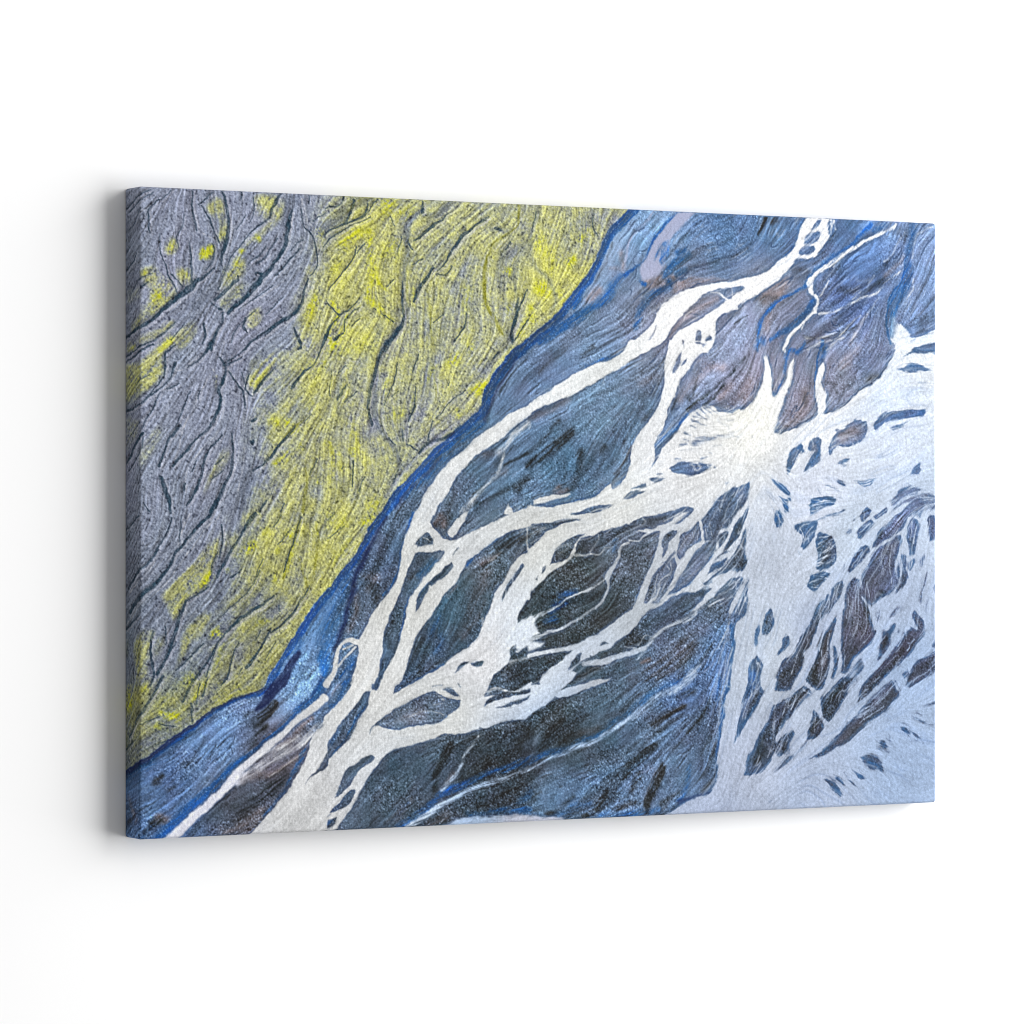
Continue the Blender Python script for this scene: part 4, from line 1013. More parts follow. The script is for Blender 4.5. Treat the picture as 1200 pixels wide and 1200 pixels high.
('K','s',0.85,0.9,[254,182,2.4,259,171,1.8,276,152,1]),
('K','s',0.85,0.9,[257,135,0.8,274,150,1.3,286,145,1.3,300,134,1,305,127,0.8]),
('K','s',0.85,0.9,[269,182,2.4,281,171,1]),
('K','s',0.85,0.9,[283,169,1.3,288,151,1,305,140,0.8]),
('K','s',0.85,0.9,[352,104,0.8,343,113,1]),
('K','s',0.85,0.9,[416,96,0.5,428,97,0.8,436,84,0.8]),
('K','s',0.85,0.9,[381,84,0.8,396,77,0.8]),
('K','s',0.85,0.9,[522,50,1,516,62,0.8]),
('K','s',0.85,0.9,[359,74,0.5,364,50,1]),
('K','s',0.85,0.9,[529,183,0.8,550,151,1.3]),
('K','s',0.85,0.9,[374,54,1.8,380,64,1.3]),
('K','s',0.85,0.9,[347,22,0.5,354,35,0.8]),
('K','s',0.85,0.9,[337,148,0.5,352,158,0.8]),
('K','s',0.85,0.9,[295,164,0.8,305,155,0.8]),
('K','s',0.85,0.9,[501,34,2.4,509,36,2.4]),
('C','s',0.85,2.9,[395,16,2.1,379,27,4.1,371,47,4.1,374,69,3.5,369,88,3,366,115,3,370,143,3,364,160,3,349,178,3.2,337,193,3.2]),
('C','s',0.8,4.6,[436,1,2.8,416,17,4.2,398,20,2.8,394,16,1.8]),
('C','s',0.7,3.5,[455,31,1.6,455,42,1.9]),
('C','s',0.5,7,[550,52,4.2,529,61,5.1,514,73,4.7,506,91,3.3,511,110,2.3]),
('C','s',0.6,3.5,[534,74,1.9,529,92,1.9,534,118,1.4]),
('C','s',0.7,6.8,[254,45,5.9,274,31,5,295,9,5.9,322,4,3.7]),
('C','s',0.5,5.7,[254,73,3.6,269,51,3.6,291,37,2.3]),
('C','s',0.7,5.8,[522,167,5.1,527,180,6.1]),
('C','s',0.5,5.8,[501,36,3.3,522,35,2.8]),
('C','s',0.4,6.9,[384,71,4.6,369,84,4.6]),
('C','s',0.4,5.7,[359,147,4.1,361,141,3.2]),
('O','s',0.9,1.4,[538,1,1.6,534,26,1.6,522,37,1.2,501,53,1.2,490,74,1.6,484,96,2.6,486,120,2.8,494,142,2.6,509,161,2.1,514,168,1.2]),
('O','s',0.6,2.3,[401,116,1.6,405,144,1.6,408,170,1.6,410,192,1.6]),
('L','s',0.5,0.9,[494,18,0.7,476,35,0.9,458,48,0.9,446,66,0.9,433,82,0.7,416,96,0.7]),
('L','s',0.5,0.9,[542,6,0.7,537,26,0.7,514,49,0.7,494,76,0.7,491,100,0.7,496,133,0.7]),
('L','s',0.5,0.9,[416,96,0.9,408,113,0.7,411,139,0.7]),
('L','s',0.5,0.9,[374,106,0.9,376,136,0.9,381,145,0.9,366,162,0.9]),
('L','s',0.5,0.9,[254,69,0.5,271,51,0.7,303,34,0.7]),
('L','s',0.5,0.9,[534,123,0.7,550,92,0.7]),
('L','s',0.5,0.9,[312,136,0.7,291,158,0.7,266,186,0.7]),
('L','s',0.5,0.9,[423,17,0.7,386,44,0.7]),
('Y','s',0.55,11.5,[344,9,11.5]),
('Y','s',0.6,9.1,[295,50,9.1,305,47,4.6,281,63,6.9]),
('Y','s',0.7,6.9,[319,43,2.7,320,77,3.7,323,99,4.1,317,116,3.2,320,129,3.7,334,141,3.7]),
('Y','s',0.7,4.6,[325,103,2.1,339,115,2.1]),
('Y','s',0.4,10.3,[352,65,9.2,334,72,4.6]),
('Y','s',0.8,7,[520,88,4.7]),
('Y','s',0.5,8,[269,92,5,274,87,2.3]),
('Y','s',0.4,7,[523,136,4.7]),
('Y','s',0.8,4.6,[266,135,2,274,152,2.7,266,167,3.2,259,176,2.7,264,186,4.1]),
('Y','s',0.8,5.7,[288,153,2.1,283,169,2.3,264,193,5.5]),
('Y','s',0.5,4.6,[332,142,2.3,349,156,2.1]),
('Y','s',0.5,4.7,[484,102,1.6,491,137,1.6]),
('Y','s',0.5,4.7,[547,151,2.1,539,171,2.1]),
('Y','s',0.3,10.4,[379,19,6.9,361,15,4.6]),
('Y','s',0.3,10.5,[458,138,2.8,461,112,3.7]),
('Y','s',0.4,4.6,[384,125,2.1,376,114,2.1]),
('C','s',0.6,4.7,[568,0,2.3,564,18,3.1,557,40,2.6,556,74,2.1,578,91,2.6,588,108,2.8,591,126,2.8,583,141,2.6]),
('C','s',0.7,3,[648,4,1.2,649,24,1.4,658,41,1.2]),
('K','s',0.5,0.9,[562,11,1.2,559,31,0.9]),
('K','s',0.6,0.9,[649,8,0.9,650,24,1.2,656,37,0.7]),
('K','s',0.4,0.9,[614,72,0.7,617,81,0.7]),
('Y','s',1,8.2,[573,109,9.9]),
('Y','s',0.8,5.9,[574,106,5.6]),
('Y','s',0.85,7.1,[617,69,5.2,614,74,3.3]),
('Y','s',0.65,7.1,[630,40,4.7,635,38,3.3]),
('Y','s',0.5,10.6,[568,51,8,573,44,3.8]),
('Y','s',0.5,9.4,[586,82,6.1,591,72,3.3]),
('Y','s',0.5,9.4,[557,153,4.7,555,144,3.3]),
('Y','s',0.5,8.2,[604,121,3.8,598,117,3.3]),
('Y','s',0.6,5.9,[555,133,3.8]),
('Y','s',0.25,9.5,[640,28,4.3]),
('Y','s',0.3,14.1,[580,62,11.8]),
('L','s',0.3,0.9,[658,48,0.7,640,31,0.7]),
('Y','s',0.85,5.6,[92,78,6.7,98,72,2.2,86,83,3.1]),
('Y','s',0.42,7.8,[42,74,4.4,47,67,2.7]),
('Y','s',0.6,7.8,[26,133,6.7,19,137,3.6,33,135,2.7]),
('Y','s',0.8,4.5,[160,60,3.2]),
('Y','s',0.8,4.5,[138,75,2.7]),
('Y','s',0.7,7.9,[237,140,4.5,233,148,5.4,242,131,4.1]),
('Y','s',0.6,6.8,[247,49,3.2]),
('Y','s',0.5,7.9,[133,90,3.6]),
('Y','s',0.4,7.8,[65,107,3.1,70,111,2.2]),
('Y','s',0.8,3.3,[34,135,2.2]),
('Y','s',0.5,6.7,[29,197,3.1,42,185,3.1]),
('Y','s',0.5,6.6,[-18,194,3.5]),
('Y','s',0.4,7.8,[8,104,2.7]),
('Y','s',0.2,11.1,[13,150,6.7]),
('Y','s',0.22,11.3,[178,16,4.5]),
('Y','s',0.3,6.7,[114,59,3.1]),
('Y','s',0.3,10.2,[235,163,4.5]),
('Y','s',0.3,9,[121,101,4.5]),
('K','s',0.85,0.9,[-38,215,1,-8,205,1.2,19,192,1.2]),
('K','s',0.85,0.9,[-38,208,1.2,3,194,1]),
('K','s',0.85,0.9,[-38,275,1.7,1,267,1.2,15,255,1.2,29,246,1,40,235,1,47,216,2.3]),
('K','s',0.85,0.9,[36,202,1.2,34,221,1.2,29,236,1,8,261,0.7]),
('K','s',0.85,0.9,[98,188,2.6,91,201,1.7,77,214,1,65,220,0.7]),
('K','s',0.85,0.9,[114,217,1.8,131,204,1,150,193,1.8,159,187,1]),
('K','s',0.85,0.9,[117,218,1.8,140,206,1.2]),
('K','s',0.85,0.9,[107,207,1,117,219,2,112,238,2,107,249,2.6,110,262,2.6,103,281,2,91,298,1.7,72,313,1.2,59,327,1.7,46,342,2]),
('K','s',0.85,0.9,[83,249,1,81,258,1]),
('K','s',0.85,0.9,[121,225,1,133,242,1.2,142,250,1.8,145,272,0.7]),
('K','s',0.85,0.9,[110,304,1,96,321,1.2,89,336,2,82,357,2.3,70,382,2.3,64,391,1.2]),
('K','s',0.85,0.9,[126,302,1,125,325,1.7,123,352,2.3,112,374,3.2,96,399,3.8]),
('K','s',0.85,0.9,[29,355,1.7,33,370,2.6,40,384,2.6,42,399,1.7]),
('K','s',0.85,0.9,[56,294,2,40,311,2,34,326,1.7,29,342,2]),
('K','s',0.85,0.9,[6,301,2,-12,317,2,-38,338,1.7]),
('K','s',0.85,0.9,[253,184,1.8,240,210,1.2,221,228,2.1,209,243,2.4]),
('K','s',0.85,0.9,[185,216,0.7,166,237,1.8,157,250,1.2]),
('K','s',0.85,0.9,[214,290,1.2,197,311,1.8,178,331,1.8,154,346,1.2]),
('K','s',0.85,0.9,[154,286,2.3,159,283,1.8]),
('K','s',0.85,0.9,[152,314,2.6,154,312,1.8]),
('K','s',0.85,0.9,[173,384,1.2,164,397,1.8]),
('K','s',0.85,0.9,[47,193,1,38,202,1]),
('K','s',0.85,0.9,[6,307,0.7,-2,326,1,-32,349,1]),
('K','s',0.85,0.9,[38,248,1,54,239,0.7]),
('K','s',0.85,0.9,[138,225,0.7,145,242,1]),
('K','s',0.85,0.9,[150,227,1,145,246,1.2,154,255,1]),
('K','s',0.85,0.9,[-8,242,0.5,15,229,0.7]),
('K','s',0.85,0.9,[70,348,1,77,336,0.7]),
('K','s',0.85,0.9,[59,372,1.7,61,363,1]),
('K','s',0.85,0.9,[98,361,0.5,112,348,0.7]),
('K','s',0.85,0.9,[228,283,0.7,237,275,0.7]),
('K','s',0.85,0.9,[103,340,0.7,112,329,0.7]),
('K','s',0.85,0.9,[197,390,1,192,399,1.2]),
('K','s',0.85,0.9,[245,332,0.7,233,352,0.7]),
('K','s',0.85,0.9,[221,192,2.4,218,194,1.8]),
('K','s',0.85,0.9,[3,288,0.7,-28,307,0.7]),
('K','s',0.85,0.9,[29,252,1,19,269,1,6,294,1]),
('K','s',0.85,0.9,[70,250,0.7,59,273,1,49,298,0.7]),
('K','s',0.85,0.9,[15,399,0.7,6,386,0.7]),
('L','s',0.55,0.9,[96,228,0.7,82,254,1.1,65,287,1.1,56,313,0.9,49,336,0.7]),
('L','s',0.55,0.9,[117,251,0.7,114,276,0.9,103,302,0.7,82,323,0.7,63,348,0.7,61,372,0.7]),
('L','s',0.55,0.9,[142,318,0.7,140,348,0.9,135,374,0.7]),
('L','s',0.55,0.9,[114,188,0.9,107,207,0.9]),
('L','s',0.55,0.9,[117,217,0.7,133,242,0.9]),
('L','s',0.55,0.9,[249,257,0.7,225,286,0.7,197,314,0.5]),
('L','s',0.55,0.9,[96,336,0.7,86,361,0.7]),
('L','s',0.55,0.9,[206,245,0.7,164,282,0.9,147,306,0.7]),
('L','s',0.55,0.9,[242,255,0.7,252,240,0.7]),
('L','s',0.55,0.9,[135,306,0.7,133,331,0.7,121,365,0.7]),
('L','s',0.55,0.9,[49,225,0.4,61,222,0.7,79,207,0.7]),
('L','s',0.55,0.9,[26,240,0.7,40,214,0.7]),
('L','s',0.55,0.9,[8,223,0.4,31,202,0.7]),
('L','s',0.55,0.9,[100,224,0.9,107,238,0.9]),
('O','s',0.8,1.7,[228,345,1.1,228,371,1.8,224,399,1.8]),
('O','s',0.7,1.7,[199,305,0.9,216,288,1.6,233,277,0.7]),
('C','s',0.6,7.9,[150,356,7.6,145,378,9,140,390,6.7]),
('C','s',0.2,15.8,[164,199,13.5,154,218,9]),
('C','s',0.35,11.2,[117,200,9,121,225,6.7]),
('Y','s',0.5,9,[183,286,4.1,187,288,3.2]),
('Y','s',0.7,6.8,[202,286,4.1,206,288,2.7]),
('Y','s',0.6,5.7,[197,331,4.5,185,339,2.7,206,326,2.7]),
('Y','s',0.4,4.5,[235,208,2.3,221,226,2]),
('Y','s',0.35,9.1,[221,318,3.2]),
('Y','s',0.4,4.5,[103,234,1.8,106,243,1.3]),
('Y','s',0.5,5.7,[245,360,2.3]),
('Y','s',0.35,9,[157,235,4.5,171,225,3.6]),
('Y','s',0.15,13.3,[15,225,8.9,-8,242,6.6]),
('Y','s',0.4,5.6,[29,200,2.2]),
('Y','s',0.7,4.5,[218,292,1.8,209,301,1.8]),
('Y','s',0.35,8,[252,212,4.5,235,228,2.3]),
('Y','s',0.3,9.1,[237,264,3.2]),
('K','s',0.75,0.9,[344,182,2.4,334,200,2.7,327,219,2.7,319,241,2.1,316,265,2.1,321,289,1.8]),
('K','s',0.75,0.9,[359,210,1,354,234,1,339,263,0.8]),
('K','s',0.75,0.9,[347,304,1,354,314,1]),
('K','s',0.75,0.9,[441,298,1.8,416,307,2.1,401,313,2.4,389,323,1.8]),
('K','s',0.75,0.9,[411,281,0.8,405,307,1.3]),
('K','s',0.75,0.9,[458,243,1,443,255,0.8,416,277,0.8]),
('K','s',0.75,0.9,[506,192,2.1,499,201,1.3]),
('K','s',0.75,0.9,[529,178,1.3,529,183,1]),
('K','s',0.75,0.9,[384,240,0.8,381,266,1.3,374,282,1]),
('K','s',0.75,0.9,[366,293,1.3,366,306,1.3]),
('K','s',0.75,0.9,[286,240,0.8,274,257,1.8]),
('K','s',0.75,0.9,[286,214,0.8,276,225,1]),
('K','s',0.75,0.9,[295,332,1.3,295,367,1]),
('K','s',0.75,0.9,[312,356,0.8,305,373,1]),
('K','s',0.75,0.9,[433,233,0.8,431,239,1]),
('K','s',0.75,0.9,[352,254,0.8,361,247,0.8]),
('K','s',0.75,0.9,[371,310,1,386,320,1]),
('K','s',0.75,0.9,[278,343,1.3,281,339,1]),
('K','s',0.75,0.9,[300,246,0.8,283,261,0.8]),
('K','s',0.75,0.9,[389,199,1,381,221,0.8]),
('K','s',0.75,0.9,[356,351,0.8,354,364,1]),
('K','s',0.75,0.9,[264,221,0.5,263,253,0.8]),
('C','s',0.75,3.4,[339,195,2.8,327,226,3.2,325,254,3.7,325,280,4.1,339,299,3.7,352,317,3.2,359,334,3.2,361,351,2.5]),
('C','s',0.6,4.6,[281,233,2.5,274,255,2.1,276,279,1.4]),
('C','s',0.5,8,[312,304,5.7,315,297,3.2]),
('C','s',0.6,4.7,[524,185,4.2,509,196,2.3,484,219,2.1,456,237,1.9]),
('C','s',0.3,5.8,[386,201,2.1,381,236,1.6]),
('C','s',0.4,8,[283,373,4.6,281,360,2.7]),
('O','s',0.5,2.3,[295,332,1.4,295,367,1.1]),
('O','s',0.6,2.3,[306,371,1.1,291,399,1.4]),
('O','s',0.4,2.3,[413,214,1.2,417,264,1.2]),
('O','s',0.5,2.3,[386,244,1.2,382,271,1.2]),
('O','s',0.3,2.3,[271,283,0.9,269,313,0.9]),
('L','s',0.5,0.9,[461,241,0.7,426,266,0.9,411,283,0.7]),
('L','s',0.5,0.9,[441,303,0.7,406,316,0.7,391,325,0.7]),
('L','s',0.5,0.9,[337,226,0.7,332,265,0.9,347,308,0.9]),
('L','s',0.5,0.9,[411,207,0.7,418,237,0.9,416,264,0.7]),
('L','s',0.5,0.9,[359,243,0.5,352,256,0.9,359,273,0.7]),
('L','s',0.5,0.9,[511,203,0.7,484,232,0.7]),
('L','s',0.5,0.9,[312,215,0.5,278,201,0.7]),
('Y','s',0.75,8.1,[441,204,5.1,433,209,3.2]),
('Y','s',0.75,7,[476,243,5.6,486,234,2.8,468,243,2.8]),
('Y','s',0.6,5.7,[342,232,2.3,338,247,2.3]),
('Y','s',0.5,7,[448,274,3.7]),
('Y','s',0.7,5.7,[294,321,3.2]),
('Y','s',0.5,9.2,[322,390,6,330,384,3.2]),
('Y','s',0.45,5.8,[411,214,2.1,403,233,2.1]),
('Y','s',0.4,5.8,[369,217,2.1]),
('Y','s',0.3,5.8,[381,253,2.1,376,273,2.1]),
('Y','s',0.25,11.4,[269,324,4.6,264,356,5.9]),
('Y','s',0.25,11.4,[293,287,3.2,308,334,4.1]),
('Y','s',0.3,9.2,[352,275,5.5,366,273,3.2]),
('Y','s',0.4,6.8,[259,313,2.3,274,343,2.7]),
('Y','s',0.2,11.4,[320,187,6.9,278,197,4.6]),
('Y','s',0.4,7,[466,186,3.7]),
('K','s',0.85,0.9,[98,399,2.6,82,416,2.3,65,433,1.7,49,451,2,29,479,2.6,8,499,3.2,-28,522,2.9]),
('K','s',0.85,0.9,[159,401,2.3,145,416,2.3,133,433,1.8,121,456,2,107,479,2]),
('K','s',0.85,0.9,[110,416,1,112,441,1.2,110,456,1]),
('K','s',0.85,0.9,[24,445,1.2,6,466,1.7,-32,493,2.3]),
('K','s',0.85,0.9,[56,405,0.7,54,435,1]),
('K','s',0.85,0.9,[63,510,1.7,54,529,2.6,47,550,2.6,36,579,2.3,24,600,2.3]),
('K','s',0.85,0.9,[183,503,1,164,516,2,145,526,2,128,541,1.8,112,555,1.2,93,582,1.8,72,609,1.2]),
('K','s',0.85,0.9,[223,405,1.2,209,444,1.2,197,474,1]),
('K','s',0.85,0.9,[233,491,1,221,510,1.2,204,533,1.8,180,550,0.7]),
('K','s',0.85,0.9,[166,473,1,154,492,1,112,530,0.7]),
('K','s',0.85,0.9,[86,561,1,65,580,1.2,49,592,1]),
('K','s',0.85,0.9,[180,546,1.2,166,567,1.8,145,592,2.1]),
('K','s',0.85,0.9,[19,545,1.2,15,571,1.7,19,600,2.3]),
('K','s',0.85,0.9,[119,604,1.8,126,579,1,135,562,0.7]),
('K','s',0.85,0.9,[107,448,0.7,98,475,0.7]),
('K','s',0.85,0.9,[42,405,1,36,426,1.2,19,449,1]),
('K','s',0.85,0.9,[-38,543,1.7,-2,526,1]),
('K','s',0.85,0.9,[140,469,0.7,124,479,1.2]),
('K','s',0.85,0.9,[93,492,1.2,77,502,1,61,512,1]),
('K','s',0.85,0.9,[190,516,1,192,525,1]),
('K','s',0.85,0.9,[159,560,0.7,164,548,0.7]),
('K','s',0.85,0.9,[91,601,1,105,566,0.7]),
('K','s',0.85,0.9,[-2,403,1,-38,420,1]),
('K','s',0.85,0.9,[192,403,1.2,183,416,1]),
('K','s',0.85,0.9,[168,456,0.7,159,484,0.7]),
('K','s',0.85,0.9,[206,420,0.5,190,439,0.7]),
('K','s',0.85,0.9,[31,588,1,49,561,1]),
('K','s',0.85,0.9,[171,584,0.7,187,561,0.7]),
('K','s',0.85,0.9,[36,562,1,33,541,1]),
('K','s',0.85,0.9,[135,600,0.7,140,594,0.7]),
('L','s',0.55,0.9,[110,403,0.7,89,422,0.9,65,452,0.9,42,479,0.9,15,504,1.1,-38,537,1.1]),
('L','s',0.55,0.9,[19,460,0.9,6,480,0.9,-32,501,1.1]),
('L','s',0.55,0.9,[61,412,0.9,52,441,0.9]),
('L','s',0.55,0.9,[68,403,0.9,56,424,0.9]),
('L','s',0.55,0.9,[110,418,0.7,121,439,0.7]),
('L','s',0.55,0.9,[168,484,0.7,135,511,0.7,110,534,0.7]),
('L','s',0.55,0.9,[249,480,0.7,228,510,0.7,197,546,0.7]),
('L','s',0.55,0.9,[121,568,0.7,103,589,0.7]),
('L','s',0.55,0.9,[178,514,0.7,135,539,0.7,112,560,0.7]),
('L','s',0.55,0.9,[235,412,0.7,237,450,0.7]),
('L','s',0.55,0.9,[202,544,0.7,164,575,0.7,135,600,0.7]),
('C','s',0.55,5.6,[121,445,3.6,110,475,4,110,505,4.9,112,526,4,93,542,2.7]),
('C','s',0.6,5.6,[22,508,4.4,31,516,4,40,533,3.6,26,558,2]),
('C','s',0.4,6.7,[84,498,3.6,65,517,4.5,56,533,4.5]),
('C','s',0.3,13.3,[10,524,11.1,1,512,6.6]),
('C','s',0.4,7.9,[159,556,4.5,173,546,3.6]),
('C','s',0.5,5.5,[15,587,3.1,22,566,2.7]),
('C','s',0.4,9,[183,514,5.6,192,506,4.5]),
('O','s',0.8,1.7,[222,410,2,209,446,2,197,480,1.8]),
('O','s',0.6,1.7,[221,459,1.1,230,489,1.4]),
('O','s',0.6,1.7,[242,412,1.4,246,442,1.4,240,478,1.4]),
('O','s',0.5,2.3,[190,403,1.4,183,414,1.1]),
('O','s',0.5,4.5,[168,537,2,150,545,2]),
('O','s',0.4,2.3,[166,454,1.1,164,480,1.1]),
('O','s',0.5,2.3,[171,567,1.6,159,577,1.1]),
('Y','s',0.95,5.6,[154,441,5.4,147,445,3.1]),
('Y','s',0.9,5.7,[206,425,3.6]),
('Y','s',0.95,5.6,[93,482,4,86,490,2.7,98,477,3.1]),
('Y','s',1,5.6,[106,550,4,98,552,2.7]),
('Y','s',0.45,7.9,[164,537,3.2,173,535,2.3]),
('Y','s',0.5,6.8,[185,484,2.7,183,478,2.3]),
('Y','s',0.7,3.4,[214,437,2,206,463,2,199,476,2]),
('Y','s',0.4,7.9,[190,448,3.2]),
('Y','s',0.4,6.7,[135,452,2.2]),
('Y','s',0.6,5.6,[79,498,2]),
('Y','s',0.3,11.3,[173,424,5.6]),
('Y','s',0.5,4.5,[245,425,2]),
('Y','s',0.4,10,[61,609,5.3]),
('Y','s',0.3,5.6,[112,564,2,103,587,2]),
('Y','s',0.18,13.4,[75,487,8.9,52,517,5.3]),
('Y','s',0.3,6.6,[-12,564,2.2]),
('Y','s',0.5,4.5,[121,471,2]),
('Y','s',0.8,8,[320,405,3.7,312,412,3.2]),
('Y','s',0.3,11.4,[278,412,5.5,262,408,5.5]),
('Y','s',0.3,6.8,[291,436,2.1,269,459,2.1]),
('K','s',0.5,0.9,[281,418,0.8,259,433,1]),
('K','s',0.4,0.9,[269,399,0.8,254,412,0.8]),
('L','s',0.4,0.9,[317,423,0.7,278,461,0.7,259,480,0.7]),
('O','s',0.3,2.3,[271,448,0.9,259,470,0.9]),
('K','s',0.7,0.9,[31,602,1.7,3,646,2.6,-28,675,1.7]),
('K','s',0.7,0.9,[72,605,1.7,59,632,1.7]),
('K','s',0.7,0.9,[93,604,1,86,627,1.2]),
('K','s',0.7,0.9,[70,635,1.2,72,656,1.2]),
('K','s',0.7,0.9,[-38,693,1.7,-18,681,1]),
('K','s',0.7,0.9,[117,604,2.3,112,612,1]),
('K','s',0.7,0.9,[82,610,1,77,637,1]),
('K','s',0.7,0.9,[19,602,1.7,15,612,1.2]),
('K','s',0.7,0.9,[56,676,0.7,8,690,0.7]),
('K','s',0.7,0.9,[3,660,0.7,29,648,0.7]),
('K','s',0.7,0.9,[49,664,0.7,26,659,0.7]),
('L','s',0.4,0.9,[42,602,1.6,15,631,1.6,-28,685,2]),
('L','s',0.4,0.9,[131,621,0.7,98,642,0.7,72,660,0.7]),
('L','s',0.4,0.9,[10,669,0.7,33,682,0.7]),
('L','s',0.4,0.9,[29,646,0.7,63,660,0.7]),
('Y','s',0.75,10,[-28,635,7.5,-32,622,3.1]),
('Y','s',0.85,5.6,[42,649,4.4,52,652,3.1,31,647,2.2]),
('Y','s',0.45,10,[65,607,4.5,70,603,3.1]),
('Y','s',0.5,6.7,[26,664,4.4,33,665,2.2]),
('Y','s',0.4,7.8,[6,614,3.1]),
('Y','s',0.5,4.5,[89,612,2,75,628,2]),
('Y','s',0.25,10.1,[121,630,6.7,103,635,3.6]),
('Y','s',0.25,10,[33,634,4.4]),
('Y','s',0.35,9,[135,619,4]),
('C','s',0.5,8.9,[19,623,5.8,-8,656,5.8]),
('C','s',0.35,11.1,[31,667,8.9,8,687,6.7]),
('Y','s',0.4,4.5,[112,608,1.8,103,621,1.8]),
('P','p',1,2.8,[91,24,103,10,112,12,118,29,119,58,112,67,107,57,110,38,98,32]),
('P','p',1,2.8,[34,82,36,74,49,62,52,73,42,84]),
('P','p',1,2.8,[82,81,93,69,100,74,100,84,89,86]),
('P','p',1,2.8,[-2,105,19,95,33,108,42,116,53,130,52,136,26,152,8,167,-22,178,-28,171,1,155,17,135,8,117]),
('P','p',1,2.8,[49,101,61,98,70,109,72,117,63,128,52,115]),
('P','p',1,2.8,[157,4,190,1,187,13,178,31,159,36,159,19]),
('P','p',1,2.8,[190,15,199,6,199,21,190,39,159,61,135,76,142,64,171,46]),
('P','p',1,2.8,[133,79,145,87,146,102,133,107,117,122,105,133,110,118,121,96]),
('P','p',1,2.8,[112,135,135,115,157,110,135,134,117,154,110,143]),
('P','p',1,2.8,[146,174,150,155,168,144,167,165,157,174]),
('P','p',1,2.8,[-28,198,19,175,45,160,47,168,26,181,6,192]),
('P','p',1,2.8,[19,202,33,187,47,181,45,191,31,202]),
('P','p',1,2.8,[52,178,75,159,75,178,61,195,49,202]),
('P','p',1,2.8,[218,174,221,153,230,129,257,96,257,197,216,198]),
('P','p',1,2.8,[240,43,257,29,257,52,245,56]),
('P','p',0.5,4.5,[202,45,206,47,206,68,199,70]),
('P','p',0.5,4.5,[159,91,183,75,183,82,164,91]),
('P','p',0.5,4.5,[96,186,110,166,112,173,100,190]),
('P','p',0.5,4.5,[183,188,206,182,216,187,206,196]),
('P','p',0.5,4.4,[-38,125,1,121,6,138,-38,144]),
('P','p',1,2.8,[-2,213,19,198,31,200,34,221,24,238,3,255,-48,270,-48,217]),
('P','p',1,2.8,[-52,198,-28,188,3,188,-28,201]),
('P','p',1,2.8,[147,232,166,208,183,199,187,209,178,224,166,235,157,246,151,242]),
('P','p',0.6,4.4,[-48,280,3,284,-8,307,-48,328]),
('P','p',0.6,4.4,[3,315,19,294,33,292,31,307,17,332,3,349,-2,336]),
('P','p',0.6,4.5,[110,319,119,314,121,327,112,348,93,369,84,384,82,378,96,348]),
('P','p',0.6,4.5,[98,230,105,228,110,243,105,245]),
('P','p',0.6,5.6,[166,265,257,197,257,401,159,401,157,373,166,352,176,335,173,322,173,297,152,280,152,259]),
('P','p',0.95,2.8,[29,504,49,479,75,462,93,437,105,429,110,441,105,460,103,481,89,492,61,510,52,533,42,527,36,512]),
('P','p',0.95,2.8,[-18,566,3,545,19,541,20,558,10,583,13,604,-8,610,-12,587]),
('P','p',0.95,2.8,[40,605,54,573,59,544,82,525,98,517,94,534,75,559,52,588]),
('P','p',0.7,2.8,[22,558,33,546,34,567,24,583,17,587]),
('P','p',0.5,2.8,[-48,549,-28,558,-28,579,-48,583]),
('P','p',0.9,2.8,[-48,610,-2,606,6,629,-28,648,-48,648]),
('P','p',0.55,4.5,[26,657,70,601,121,602,103,633,65,660,49,661])]
